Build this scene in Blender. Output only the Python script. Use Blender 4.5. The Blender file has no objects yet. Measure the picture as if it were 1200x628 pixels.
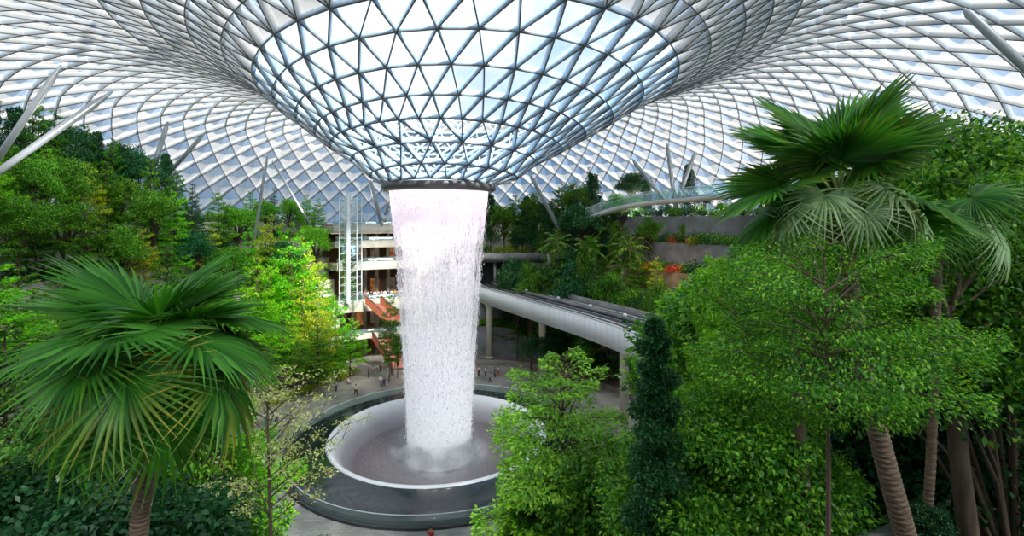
import bpy, math, random
import numpy as np
from mathutils import Vector, Matrix
R = math.radians
PI = math.pi
C = bpy.context.scene.collection
CAMZ = 26.5
F = 580.0
HY = 260.0
AX, AY = -8.8, 60.0          # axis of the waterfall
rng = np.random.default_rng(7)
random.seed(7)

def P(px, py, d):
    return ((px-600)/F*d, d, CAMZ-(py-HY)/F*d)

# ------------------------------------------------------------------ materials
def nmat(name):
    m = bpy.data.materials.new(name); m.use_nodes = True
    nt = m.node_tree; nt.nodes.clear()
    out = nt.nodes.new('ShaderNodeOutputMaterial')
    return m, nt, out
def N(nt, t, **kw):
    n = nt.nodes.new(t)
    for k, v in kw.items():
        if k.startswith('i_'):
            n.inputs[k[2:].replace('_', ' ')].default_value = v
        else:
            setattr(n, k, v)
    return n
def ramp(nt, stops, src=None, mode='LINEAR'):
    n = nt.nodes.new('ShaderNodeValToRGB'); cr = n.color_ramp; cr.interpolation = mode
    while len(cr.elements) < len(stops): cr.elements.new(0.5)
    for e, (p, c) in zip(cr.elements, stops):
        e.position = p; e.color = (*c, 1) if len(c) == 3 else c
    if src is not None: nt.links.new(src, n.inputs[0])
    return n
def coords(nt, scale=(1, 1, 1), kind='Object'):
    tc = N(nt, 'ShaderNodeTexCoord'); mp = N(nt, 'ShaderNodeMapping')
    mp.inputs['Scale'].default_value = scale
    nt.links.new(tc.outputs[kind], mp.inputs['Vector'])
    return mp.outputs[0]
def mat(name, col, rough=.6, metal=0., var=.15, scale=1.5, bump=0., stretch=(1, 1, 1), spec=.5, col2=None, emit=0):
    m, nt, out = nmat(name)
    b = N(nt, 'ShaderNodeBsdfPrincipled')
    co = coords(nt, stretch)
    no = N(nt, 'ShaderNodeTexNoise', i_Scale=scale, i_Detail=5.0)
    nt.links.new(co, no.inputs['Vector'])
    c1 = tuple(max(0, c*(1-var)) for c in col); c2 = tuple(min(1, c*(1+var)) for c in (col2 or col))
    r = ramp(nt, [(.3, c1), (.7, c2)], no.outputs['Fac'])
    nt.links.new(r.outputs[0], b.inputs['Base Color'])
    b.inputs['Roughness'].default_value = rough; b.inputs['Metallic'].default_value = metal
    b.inputs['Specular IOR Level'].default_value = spec
    if emit:
        b.inputs['Emission Strength'].default_value = emit
        nt.links.new(r.outputs[0], b.inputs['Emission Color'])
    if bump:
        bp = N(nt, 'ShaderNodeBump', i_Strength=bump, i_Distance=.05)
        nt.links.new(no.outputs['Fac'], bp.inputs['Height']); nt.links.new(bp.outputs[0], b.inputs['Normal'])
    nt.links.new(b.outputs[0], out.inputs[0])
    return m
def leafmat(name, dark, mid, light, trans=.35, rough=.45, tip=None):
    m, nt, out = nmat(name)
    g = N(nt, 'ShaderNodeNewGeometry')
    r = ramp(nt, [(0, dark), (.5, mid), (1, light)], g.outputs['Random Per Island'])
    oi = N(nt, 'ShaderNodeObjectInfo')
    mx = N(nt, 'ShaderNodeMix', data_type='RGBA', blend_type='MULTIPLY'); mx.inputs[0].default_value = 1
    nt.links.new(r.outputs[0], mx.inputs[6]); nt.links.new(oi.outputs['Color'], mx.inputs[7])
    col = mx.outputs[2]
    if tip:
        at = N(nt, 'ShaderNodeAttribute', attribute_name='tip')
        m2 = N(nt, 'ShaderNodeMix', data_type='RGBA'); m2.inputs[7].default_value = (*tip, 1)
        nt.links.new(at.outputs['Fac'], m2.inputs[0]); nt.links.new(col, m2.inputs[6]); col = m2.outputs[2]
    b = N(nt, 'ShaderNodeBsdfPrincipled', i_Roughness=rough)
    b.inputs['Specular IOR Level'].default_value = .35
    t = N(nt, 'ShaderNodeBsdfTranslucent')
    br = N(nt, 'ShaderNodeMix', data_type='RGBA', blend_type='MULTIPLY'); br.inputs[0].default_value = 1
    br.inputs[7].default_value = (1.5, 1.6, .7, 1)
    nt.links.new(col, br.inputs[6]); nt.links.new(br.outputs[2], t.inputs[0])
    nt.links.new(col, b.inputs['Base Color'])
    ms = N(nt, 'ShaderNodeMixShader'); ms.inputs[0].default_value = trans
    nt.links.new(b.outputs[0], ms.inputs[1]); nt.links.new(t.outputs[0], ms.inputs[2]); nt.links.new(ms.outputs[0], out.inputs[0])
    return m
def glassmat(name, tint, alpha_t, diffuse=(.8, .85, .9), mixd=0., rough=.05, translucent=True):
    """transparent pane: alpha_t of light passes, mixd of the rest is a frosted translucent body"""
    m, nt, out = nmat(name)
    tr = N(nt, 'ShaderNodeBsdfTransparent'); tr.inputs[0].default_value = (*tint, 1)
    gl = N(nt, 'ShaderNodeBsdfGlossy', i_Roughness=rough); gl.inputs[0].default_value = (*[.9*c for c in (1, 1, 1)], 1)
    ms = N(nt, 'ShaderNodeMixShader'); nt.links.new(tr.outputs[0], ms.inputs[1])
    if mixd > 0:
        d = N(nt, 'ShaderNodeBsdfTranslucent' if translucent else 'ShaderNodeBsdfDiffuse')
        g = N(nt, 'ShaderNodeNewGeometry')
        rr = ramp(nt, [(0, tuple(c*.72 for c in diffuse)), (.5, tuple(c*.9 for c in diffuse)), (1, tuple(min(1, c*1.08) for c in diffuse))], g.outputs['Random Per Island'])
        nt.links.new(rr.outputs[0], d.inputs[0])
        d2 = N(nt, 'ShaderNodeBsdfDiffuse'); nt.links.new(rr.outputs[0], d2.inputs[0])
        md = N(nt, 'ShaderNodeMixShader'); md.inputs[0].default_value = .4
        nt.links.new(d.outputs[0], md.inputs[1]); nt.links.new(d2.outputs[0], md.inputs[2])
        m2 = N(nt, 'ShaderNodeMixShader'); m2.inputs[0].default_value = mixd
        nt.links.new(gl.outputs[0], m2.inputs[1]); nt.links.new(md.outputs[0], m2.inputs[2])
        nt.links.new(m2.outputs[0], ms.inputs[2])
    else:
        nt.links.new(gl.outputs[0], ms.inputs[2])
    ms.inputs[0].default_value = 1-alpha_t
    nt.links.new(ms.outputs[0], out.inputs[0])
    return m

M = {}
M['leaf_mid'] = leafmat('leaf_mid', (.012, .075, .010), (.055, .22, .016), (.24, .47, .03))
M['leaf_bright'] = leafmat('leaf_bright', (.05, .22, .010), (.15, .43, .016), (.34, .62, .03), .42)
M['leaf_dark'] = leafmat('leaf_dark', (.008, .05, .018), (.02, .11, .03), (.05, .2, .06), .2, .35)
M['leaf_lime'] = leafmat('leaf_lime', (.06, .19, .02), (.16, .36, .035), (.34, .55, .08), .42)
M['leaf_yellow'] = leafmat('leaf_yellow', (.14, .26, .02), (.35, .46, .03), (.6, .6, .05), .45)
M['flower'] = leafmat('flower', (.55, .2, .01), (.75, .42, .015), (.8, .6, .05), .3)
M['flower_red'] = leafmat('flower_red', (.5, .03, .05), (.75, .1, .05), (.8, .2, .1), .3)
M['palm_leaf'] = leafmat('palm_leaf', (.018, .10, .012), (.04, .19, .018), (.08, .29, .03), .36, .38, tip=(.55, .42, .06))
M['palm_leaf_pale'] = leafmat('palm_leaf_pale', (.13, .26, .1), (.24, .38, .18), (.38, .5, .28), .3, .35, tip=(.6, .5, .2))
M['petiole'] = mat('petiole', (.22, .32, .06), .5, var=.2)
M['bark'] = mat('bark', (.10, .068, .045), .9, var=.35, scale=5, bump=.6, stretch=(1, 1, .25))
M['bark_pale'] = mat('bark_pale', (.33, .25, .16), .85, var=.3, scale=6, bump=.4, stretch=(1, 1, .3))
M['palm_bark'] = mat('palm_bark', (.16, .11, .075), .9, var=.4, scale=4, bump=.8, stretch=(1, 1, 4))
M['soil'] = mat('soil', (.022, .05, .015), .95, var=.5, scale=2.2, bump=.6)
M['concrete'] = mat('concrete', (.46, .43, .37), .8, var=.22, scale=.7, bump=.1)
M['concrete_dark'] = mat('concrete_dark', (.15, .15, .15), .7, var=.3, scale=.6)
M['wall_warm'] = mat('wall_warm', (.20, .15, .09), .8, var=.4, scale=.5)
M['white_panel'] = mat('white_panel', (.66, .68, .70), .45, var=.05, scale=.4)
M['pillar'] = mat('pillar', (.60, .55, .46), .6, var=.08, scale=.6)
M['fin_white'] = mat('fin_white', (.80, .82, .85), .4, var=.08, scale=.08)
M['steel_white'] = mat('steel_white', (.62, .66, .70), .35, var=.06, metal=.1)
M['steel_blue'] = mat('steel_blue', (.36, .49, .63), .4, var=.12, metal=.1, scale=.08)
M['strut_steel'] = mat('strut_steel', (.36, .39, .42), .4, var=.1, metal=.2, scale=.3)
M['steel_dark'] = mat('steel_dark', (.07, .08, .09), .45, var=.1)
M['rim_dark'] = mat('rim_dark', (.10, .095, .10), .4, var=.15, scale=.3)
M['track'] = mat('track', (.045, .05, .06), .55, var=.3, scale=1.2)
M['rail'] = mat('rail', (.55, .56, .57), .35, metal=.3, var=.1)
M['dark'] = mat('dark', (.018, .018, .02), .8)
M['interior'] = mat('interior', (.12, .07, .045), .7, var=.6, scale=.45)
M['red_panel'] = mat('red_panel', (.40, .11, .06), .5, var=.15, scale=.4)
M['skin'] = mat('skin', (.55, .34, .24), .6, var=.05)
M['wood'] = mat('wood', (.20, .16, .14), .6, var=.25, scale=1.5, stretch=(.3, 1, 1))
M['glass'] = glassmat('glass', (.86, .95, .93), .82)
M['glass_rail'] = glassmat('glass_rail', (.68, .86, .84), .68, (.40, .58, .58), .55)
M['glass_inner'] = glassmat('glass_inner', (.93, .98, 1), .93)
# outer roof panes, frosted by blinds; white and blue tones carry the facet shading
M['pane_white'] = glassmat('pane_white', (.92, .97, 1), .16, (.43, .425, .425), .98, .2)
M['pane_blue'] = glassmat('pane_blue', (.75, .88, 1), .20, (.23, .29, .38), .95, .2)
def paving():
    m, nt, out = nmat('paving')
    b = N(nt, 'ShaderNodeBsdfPrincipled', i_Roughness=.38)
    co = coords(nt, (1, 1, 1))
    br = N(nt, 'ShaderNodeTexBrick', i_Scale=1.0)
    br.inputs['Color1'].default_value = (.40, .39, .37, 1); br.inputs['Color2'].default_value = (.26, .26, .25, 1)
    br.inputs['Mortar'].default_value = (.16, .16, .16, 1); br.inputs['Mortar Size'].default_value = .02
    br.inputs['Brick Width'].default_value = .9; br.inputs['Row Height'].default_value = .3
    nt.links.new(co, br.inputs['Vector'])
    no = N(nt, 'ShaderNodeTexNoise', i_Scale=.35, i_Detail=6.0); nt.links.new(co, no.inputs['Vector'])
    r = ramp(nt, [(.3, (.62, .60, .57)), (.7, (1.25, 1.22, 1.18))], no.outputs['Fac'])
    mx = N(nt, 'ShaderNodeMix', data_type='RGBA', blend_type='MULTIPLY'); mx.inputs[0].default_value = 1
    nt.links.new(br.outputs[0], mx.inputs[6]); nt.links.new(r.outputs[0], mx.inputs[7])
    nt.links.new(mx.outputs[2], b.inputs['Base Color']); nt.links.new(b.outputs[0], out.inputs[0])
    return m
M['paving'] = paving()
def pool_mat():
    m, nt, out = nmat('pool_black')
    b = N(nt, 'ShaderNodeBsdfPrincipled', i_Roughness=.06)
    b.inputs['Base Color'].default_value = (.012, .022, .024, 1)
    b.inputs['Specular IOR Level'].default_value = .75
    no = N(nt, 'ShaderNodeTexNoise', i_Scale=2.2, i_Detail=2.0)
    nt.links.new(coords(nt), no.inputs['Vector'])
    bp = N(nt, 'ShaderNodeBump', i_Strength=.12, i_Distance=.05)
    nt.links.new(no.outputs['Fac'], bp.inputs['Height']); nt.links.new(bp.outputs[0], b.inputs['Normal'])
    nt.links.new(b.outputs[0], out.inputs[0])
    return m
M['pool_black'] = pool_mat()
def bowl_mat():
    m, nt, out = nmat('bowl')
    tc = N(nt, 'ShaderNodeTexCoord')
    sx = N(nt, 'ShaderNodeSeparateXYZ'); nt.links.new(tc.outputs['Object'], sx.inputs[0])
    cx = N(nt, 'ShaderNodeCombineXYZ'); nt.links.new(sx.outputs[0], cx.inputs[0]); nt.links.new(sx.outputs[1], cx.inputs[1])
    ln = N(nt, 'ShaderNodeVectorMath', operation='LENGTH'); nt.links.new(cx.outputs[0], ln.inputs[0])
    dv = N(nt, 'ShaderNodeMath', operation='DIVIDE'); dv.inputs[1].default_value = 13.0; nt.links.new(ln.outputs['Value'], dv.inputs[0])
    r = ramp(nt, [(.28, (.6, .6, .62)), (.42, (.20, .17, .185)), (.76, (.13, .105, .12)), (.85, (.30, .29, .31)), (.93, (.72, .73, .75)), (1, (.80, .81, .84))], dv.outputs[0])
    no = N(nt, 'ShaderNodeTexNoise', i_Scale=3.5, i_Detail=6.0); nt.links.new(tc.outputs['Object'], no.inputs['Vector'])
    vo = N(nt, 'ShaderNodeTexVoronoi', i_Scale=2.6); nt.links.new(tc.outputs['Object'], vo.inputs['Vector'])
    sp = ramp(nt, [(0, (.9, .9, .9)), (.16, (.25, .25, .25)), (.3, (0, 0, 0))], vo.outputs['Distance'])
    nr = ramp(nt, [(.35, (.75, .75, .75)), (.7, (1.25, 1.25, 1.25))], no.outputs['Fac'])
    mx = N(nt, 'ShaderNodeMix', data_type='RGBA', blend_type='MULTIPLY'); mx.inputs[0].default_value = 1
    nt.links.new(r.outputs[0], mx.inputs[6]); nt.links.new(nr.outputs[0], mx.inputs[7])
    ad = N(nt, 'ShaderNodeMix', data_type='RGBA', blend_type='ADD'); ad.inputs[0].default_value = .3
    msk = ramp(nt, [(.74, (1, 1, 1)), (.82, (0, 0, 0))], dv.outputs[0])
    sm = N(nt, 'ShaderNodeMix', data_type='RGBA', blend_type='MULTIPLY'); sm.inputs[0].default_value = 1
    nt.links.new(sp.outputs[0], sm.inputs[6]); nt.links.new(msk.outputs[0], sm.inputs[7])
    fm_ = N(nt, 'ShaderNodeMix', data_type='RGBA'); nt.links.new(msk.outputs[0], fm_.inputs[0])
    nt.links.new(r.outputs[0], fm_.inputs[6]); nt.links.new(mx.outputs[2], fm_.inputs[7])
    nt.links.new(fm_.outputs[2], ad.inputs[6]); nt.links.new(sm.outputs[2], ad.inputs[7])
    b = N(nt, 'ShaderNodeBsdfPrincipled', i_Roughness=.3); nt.links.new(ad.outputs[2], b.inputs['Base Color'])
    bp = N(nt, 'ShaderNodeBump', i_Strength=.06, i_Distance=.1); nt.links.new(no.outputs['Fac'], bp.inputs['Height'])
    nt.links.new(bp.outputs[0], b.inputs['Normal']); nt.links.new(b.outputs[0], out.inputs[0])
    return m
M['bowl'] = bowl_mat()
def water_mat(name, seed=0., lo=.40, hi=.62, base=.15):
    m, nt, out = nmat(name)
    tc = N(nt, 'ShaderNodeTexCoord')
    mp = N(nt, 'ShaderNodeMapping'); mp.inputs['Scale'].default_value = (2.4, 2.4, .16); mp.inputs['Location'].default_value = (seed, seed, seed)
    nt.links.new(tc.outputs['Object'], mp.inputs['Vector'])
    n1 = N(nt, 'ShaderNodeTexNoise', i_Scale=1.6, i_Detail=4.0); nt.links.new(mp.outputs[0], n1.inputs['Vector'])
    mp2 = N(nt, 'ShaderNodeMapping'); mp2.inputs['Scale'].default_value = (4.5, 4.5, 1.3); mp2.inputs['Location'].default_value = (seed*2, 0, seed)
    nt.links.new(tc.outputs['Object'], mp2.inputs['Vector'])
    n2 = N(nt, 'ShaderNodeTexNoise', i_Scale=1.3, i_Detail=3.0); nt.links.new(mp2.outputs[0], n2.inputs['Vector'])
    sx = N(nt, 'ShaderNodeSeparateXYZ'); nt.links.new(tc.outputs['Object'], sx.inputs[0])
    hz = N(nt, 'ShaderNodeMath', operation='DIVIDE'); hz.inputs[1].default_value = 30.; nt.links.new(sx.outputs[2], hz.inputs[0])
    av = N(nt, 'ShaderNodeMath', operation='ADD'); nt.links.new(n1.outputs['Fac'], av.inputs[0]); nt.links.new(n2.outputs['Fac'], av.inputs[1])
    hf = N(nt, 'ShaderNodeMath', operation='MULTIPLY'); hf.inputs[1].default_value = .5; nt.links.new(av.outputs[0], hf.inputs[0])
    # density offset by height: solid at the lip and near the bottom, broken between
    dr = ramp(nt, [(0, (.42,)*3), (.22, (.26,)*3), (.5, (.10,)*3), (.78, (.07,)*3), (.88, (.22,)*3), (.95, (1,)*3), (1, (1,)*3)], hz.outputs[0])
    s = N(nt, 'ShaderNodeMath', operation='ADD'); nt.links.new(hf.outputs[0], s.inputs[0]); nt.links.new(dr.outputs[0], s.inputs[1])
    mr = N(nt, 'ShaderNodeMapRange'); mr.inputs['From Min'].default_value = lo+.12; mr.inputs['From Max'].default_value = hi+.14
    mr.inputs['To Min'].default_value = base; mr.inputs['To Max'].default_value = 1
    nt.links.new(s.outputs[0], mr.inputs['Value'])
    col = ramp(nt, [(0, (.92, .93, .95)), (.7, (.90, .88, .92)), (.90, (.88, .81, .87)), (.97, (.95, .90, .92))], hz.outputs[0])
    d = N(nt, 'ShaderNodeBsdfDiffuse'); t = N(nt, 'ShaderNodeBsdfTranslucent')
    nt.links.new(col.outputs[0], d.inputs[0]); nt.links.new(col.outputs[0], t.inputs[0])
    a = N(nt, 'ShaderNodeMixShader'); a.inputs[0].default_value = .45
    nt.links.new(d.outputs[0], a.inputs[1]); nt.links.new(t.outputs[0], a.inputs[2])
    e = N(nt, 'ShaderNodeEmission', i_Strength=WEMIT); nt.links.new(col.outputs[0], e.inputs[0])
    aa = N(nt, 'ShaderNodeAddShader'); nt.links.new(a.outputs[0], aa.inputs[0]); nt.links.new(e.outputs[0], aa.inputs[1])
    tr = N(nt, 'ShaderNodeBsdfTransparent'); ms = N(nt, 'ShaderNodeMixShader')
    nt.links.new(mr.outputs[0], ms.inputs[0]); nt.links.new(tr.outputs[0], ms.inputs[1]); nt.links.new(aa.outputs[0], ms.inputs[2])
    nt.links.new(ms.outputs[0], out.inputs[0])
    return m
WEMIT = .2  # glow put into the water, standing in for sunlight on it
M['water'] = water_mat('water', 0., base=.02)
M['water2'] = water_mat('water2', 9., base=.18)
def mist_mat(name, amt):
    m, nt, out = nmat(name)
    lw = N(nt, 'ShaderNodeLayerWeight', i_Blend=.5)
    inv = N(nt, 'ShaderNodeMath', operation='SUBTRACT'); inv.inputs[0].default_value = 1.; nt.links.new(lw.outputs['Facing'], inv.inputs[1])
    pw = N(nt, 'ShaderNodeMath', operation='POWER'); pw.inputs[1].default_value = 2.2; nt.links.new(inv.outputs[0], pw.inputs[0])
    no = N(nt, 'ShaderNodeTexNoise', i_Scale=.5, i_Detail=3.0); nt.links.new(coords(nt), no.inputs['Vector'])
    mu = N(nt, 'ShaderNodeMath', operation='MULTIPLY'); nt.links.new(pw.outputs[0], mu.inputs[0]); nt.links.new(no.outputs['Fac'], mu.inputs[1])
    m3 = N(nt, 'ShaderNodeMath', operation='MULTIPLY'); m3.inputs[1].default_value = amt; nt.links.new(mu.outputs[0], m3.inputs[0])
    d = N(nt, 'ShaderNodeBsdfDiffuse'); d.inputs[0].default_value = (.95, .96, .98, 1)
    t = N(nt, 'ShaderNodeBsdfTranslucent'); t.inputs[0].default_value = (.95, .96, .98, 1)
    ad = N(nt, 'ShaderNodeMixShader'); ad.inputs[0].default_value = .5
    nt.links.new(d.outputs[0], ad.inputs[1]); nt.links.new(t.outputs[0], ad.inputs[2])
    tr = N(nt, 'ShaderNodeBsdfTransparent'); ms = N(nt, 'ShaderNodeMixShader')
    nt.links.new(m3.outputs[0], ms.inputs[0]); nt.links.new(tr.outputs[0], ms.inputs[1]); nt.links.new(ad.outputs[0], ms.inputs[2])
    nt.links.new(ms.outputs[0], out.inputs[0])
    return m
M['mist'] = mist_mat('mist', .5)
M['mist_thin'] = mist_mat('mist_thin', .22)
M['droplet'] = mat('droplet', (.9, .9, .93), .4, var=.02, emit=.05)  # slight glow added so the drops look lit

# ------------------------------------------------------------------ mesh helpers
class G:
    def __init__(s): s.v = []; s.q = []; s.t = []; s.n = 0; s.attr = []
    def quads(s, v, f):
        v = np.asarray(v, float).reshape(-1, 3); f = np.asarray(f, int).reshape(-1, 4)
        s.v.append(v); s.q.append(f+s.n); s.n += len(v); return s
    def tris(s, v, f):
        v = np.asarray(v, float).reshape(-1, 3); f = np.asarray(f, int).reshape(-1, 3)
        s.v.append(v); s.t.append(f+s.n); s.n += len(v); return s
    def box(s, x0, x1, y0, y1, z0, z1):
        v = [(x, y, z) for z in (z0, z1) for x, y in ((x0, y0), (x1, y0), (x1, y1), (x0, y1))]
        return s.quads(v, [(3, 2, 1, 0), (4, 5, 6, 7), (0, 1, 5, 4), (1, 2, 6, 5), (2, 3, 7, 6), (3, 0, 4, 7)])
    def tube(s, pts, rad, n=8, cap=True):
        pts = [np.asarray(p, float) for p in pts]
        if not hasattr(rad, '__len__'): rad = [rad]*len(pts)
        up = np.array((.13, .31, .94)); rings = []
        prev = None
        for i, p in enumerate(pts):
            d = pts[min(i+1, len(pts)-1)]-pts[max(i-1, 0)]; d = d/(np.linalg.norm(d)+1e-9)
            if prev is None:
                a = np.cross(d, up if abs(d[2]) < .9 else np.array((1., 0, 0)))
            else: a = prev-d*np.dot(prev, d)
            a /= np.linalg.norm(a)+1e-9; prev = a; b = np.cross(d, a)
            th = np.arange(n)*2*PI/n
            rings.append(p+rad[i]*(np.outer(np.cos(th), a)+np.outer(np.sin(th), b)))
        v = np.concatenate(rings); k = np.arange(n); f = []
        for i in range(len(pts)-1):
            f.append(np.stack([i*n+k, i*n+(k+1) % n, (i+1)*n+(k+1) % n, (i+1)*n+k], 1))
        s.quads(v, np.concatenate(f))
        if cap:
            for idx in (0, len(pts)-1):
                s.tris(np.vstack([rings[idx], pts[idx]]), np.stack([k, (k+1) % n, np.full(n, n)], 1))
        return s
    def lathe(s, prof, n=96, a0=0, a1=2*PI, c=(0, 0)):
        full = abs(a1-a0-2*PI) < 1e-6; m = n if full else n+1
        th = a0+(a1-a0)*np.arange(m)/n; v = []
        for r, z in prof: v.append(np.stack([c[0]+r*np.cos(th), c[1]+r*np.sin(th), np.full(m, z)], 1))
        f = []
        for i in range(len(prof)-1):
            k = np.arange(n); k2 = (k+1) % m
            f.append(np.stack([i*m+k, i*m+k2, (i+1)*m+k2, (i+1)*m+k], 1))
        return s.quads(np.concatenate(v), np.concatenate(f))
    def ribbon(s, path, prof, closed=True):
        """sweep a (side, up) section along a horizontal path"""
        pts = [np.asarray(p, float) for p in path]; secs = []
        for i, p in enumerate(pts):
            d = pts[min(i+1, len(pts)-1)]-pts[max(i-1, 0)]; d[2] = 0; d /= np.linalg.norm(d)
            sd = np.array((d[1], -d[0], 0))
            secs.append(np.array([p+sd*a+np.array((0, 0, b)) for a, b in prof]))
        m = len(prof); f = []; k = np.arange(m if closed else m-1)
        for i in range(len(pts)-1):
            f.append(np.stack([i*m+k, (i+1)*m+k, (i+1)*m+(k+1) % m, i*m+(k+1) % m], 1))
        s.quads(np.concatenate(secs), np.concatenate(f))
        if closed and m == 4:
            s.quads(secs[0], [(0, 1, 2, 3)]); s.quads(secs[-1], [(3, 2, 1, 0)])
        return s
    def leaves(s, pos, d, nrm, L, W):
        pos = np.asarray(pos); n = len(pos)
        d = d/np.linalg.norm(d, axis=1, keepdims=True)
        sd = np.cross(d, nrm); sd /= np.linalg.norm(sd, axis=1, keepdims=True)+1e-9
        nn = np.cross(sd, d)
        L = np.asarray(L).reshape(-1, 1)*np.ones((n, 1)); W = np.asarray(W).reshape(-1, 1)*np.ones((n, 1))
        a = pos; b = pos+d*L*.45+sd*W*.5+nn*W*.12; c = pos+d*L-np.array((0, 0, 1))*L*.12; e = pos+d*L*.45-sd*W*.5+nn*W*.12
        v = np.stack([a, b, c, e], 1).reshape(-1, 3)
        f = np.arange(4*n).reshape(-1, 4)
        return s.quads(v, f)
    def mesh(s, name, mats, smooth=False, fmat=None):
        V = np.concatenate(s.v) if s.v else np.zeros((0, 3))
        q = np.concatenate(s.q) if s.q else np.zeros((0, 4), int); t = np.concatenate(s.t) if s.t else np.zeros((0, 3), int)
        me = bpy.data.meshes.new(name)
        me.vertices.add(len(V)); me.vertices.foreach_set('co', V.astype(np.float32).ravel())
        nl = q.size+t.size; me.loops.add(nl)
        me.loops.foreach_set('vertex_index', np.concatenate([q.ravel(), t.ravel()]).astype(np.int32))
        me.polygons.add(len(q)+len(t))
        st = np.concatenate([np.arange(len(q))*4, q.size+np.arange(len(t))*3]).astype(np.int32)
        me.polygons.foreach_set('loop_start', st)
        if smooth: me.polygons.foreach_set('use_smooth', np.ones(len(q)+len(t), bool))
        for m_ in (mats if isinstance(mats, (list, tuple)) else [mats]): me.materials.append(m_)
        if fmat is not None: me.polygons.foreach_set('material_index', np.asarray(fmat, np.int32))
        me.update(); me.validate()
        return me

def link(name, me, parent=None, loc=None):
    o = bpy.data.objects.new(name, me); C.objects.link(o)
    if parent is not None: o.parent = parent
    if loc is not None: o.location = loc
    return o
def tag(o, label, cat, group=None, kind=None):
    o['label'] = label; o['category'] = cat
    if group: o['group'] = group
    if kind: o['kind'] = kind
    return o
def struct(o):
    o['kind'] = 'structure'; return o
def thing(name, label, cat, loc=(0, 0, 0), rz=0, group=None):
    o = bpy.data.objects.new(name, None); C.objects.link(o); o.empty_display_size = .2
    o.location = loc; o.rotation_euler = (0, 0, rz)
    return tag(o, label, cat, group)
def copy_tree(o, parent=None):
    c = o.copy(); C.objects.link(c)
    if parent is not None: c.parent = parent
    for ch in list(o.children): copy_tree(ch, c)
    return c
ORD = ['leftmost', 'second', 'third', 'fourth', 'fifth', 'sixth', 'seventh', 'eighth', 'ninth', 'tenth', 'eleventh', 'twelfth', 'thirteenth', 'fourteenth', 'fifteenth', 'sixteenth', 'seventeenth', 'eighteenth', 'nineteenth', 'twentieth', 'twenty-first', 'twenty-second', 'twenty-third', 'twenty-fourth', 'twenty-fifth', 'twenty-sixth', 'twenty-seventh', 'twenty-eighth', 'twenty-ninth', 'thirtieth']
def nth(i): return ORD[i] if i == 0 else ORD[i]+' from the left'

# ------------------------------------------------------------------ terrain
SECT = [  # phi0, phi1, [(r, ztop)]
    (126, 226, [(31, .55), (32.3, 1.1), (36, 5.5), (39.5, 10.5), (43, 15), (46.5, 19), (50.5, 22.5), (56, 26)]),
    (226, 295, [(31, .55), (32.3, 1.1), (37, 5), (41.5, 9), (46, 13.5), (50, 17.5), (56, 21.5), (64, 24.5)]),
    (295, 350, [(31, .6), (36, 3), (43, 6), (50, 8.5), (60, 9.5)]),
    (350, 365, [(31, .6), (35, 4), (40, 9), (46, 14), (54, 19)]),
    (365, 422, [(30, .8), (33, 6), (36, 12), (39, 18), (42, 22.5), (47, 27)]),
    (422, 466, [(32, 1), (34.5, 6), (41, 19.7), (46, 22.5), (52, 25.5)]),
    (466, 486, [(33, .3), (50, 22)]),
]
def terrain(x, y):
    dx, dy = x-AX, y-AY; r = math.hypot(dx, dy); ph = math.degrees(math.atan2(dy, dx))
    while ph < 126: ph += 360
    z = 0
    for a, b, st in SECT:
        if a <= ph < b:
            for rr, zz in st:
                if r >= rr: z = zz
    return z

def build_ground():
    g = G(); g.lathe([(16.5, 0), (30, 0), (95, 0)], 96, c=(AX, AY))
    struct(link('floor', g.mesh('floor', M['paving'])))
    for a, b, st in SECT:
        n = max(4, int((b-a)/3))
        for i, (r, z) in enumerate(st):
            if a == 466: continue
            r2 = st[i+1][0]+.3 if i+1 < len(st) else 90
            z0 = 0.0
            low = z < 1.2
            pr = .0 if low else .5
            g = G()
            if a == 422 and r == 41:   # leave the tunnel mouth free
                pass
            g.lathe([(r, z0), (r, z+pr), (r+.35, z+pr), (r+.35, z)], n, R(a), R(b), (AX, AY)); nw = sum(len(q) for q in g.q)
            g.lathe([(r+.35, z), (r2, z)], n, R(a), R(b), (AX, AY)); ntot = sum(len(q) for q in g.q)
            # flanks of the step
            for ph in (R(a), R(b)):
                c, s_ = math.cos(ph), math.sin(ph)
                g.quads([(AX+r*c, AY+r*s_, 0), (AX+r2*c, AY+r2*s_, 0), (AX+r2*c, AY+r2*s_, z), (AX+r*c, AY+r*s_, z)], [(0, 1, 2, 3)])
            nf = sum(len(q) for q in g.q)
            fm = np.zeros(nf, int); fm[nw:ntot] = 1
            mw = M['wood'] if low else (M['concrete_dark'] if a in (422,) and r < 41 else M['concrete'])
            if a == 365 and not low: mw = M['wall_warm'] if z < 20 else M['concrete_dark']
            if a in (226, 295, 350): mw = M['wood'] if low else M['concrete_dark']
            o = link('terrace', g.mesh('terrace', [mw, mw if low else M['soil']], fmat=fm)); struct(o)
build_ground()

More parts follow.
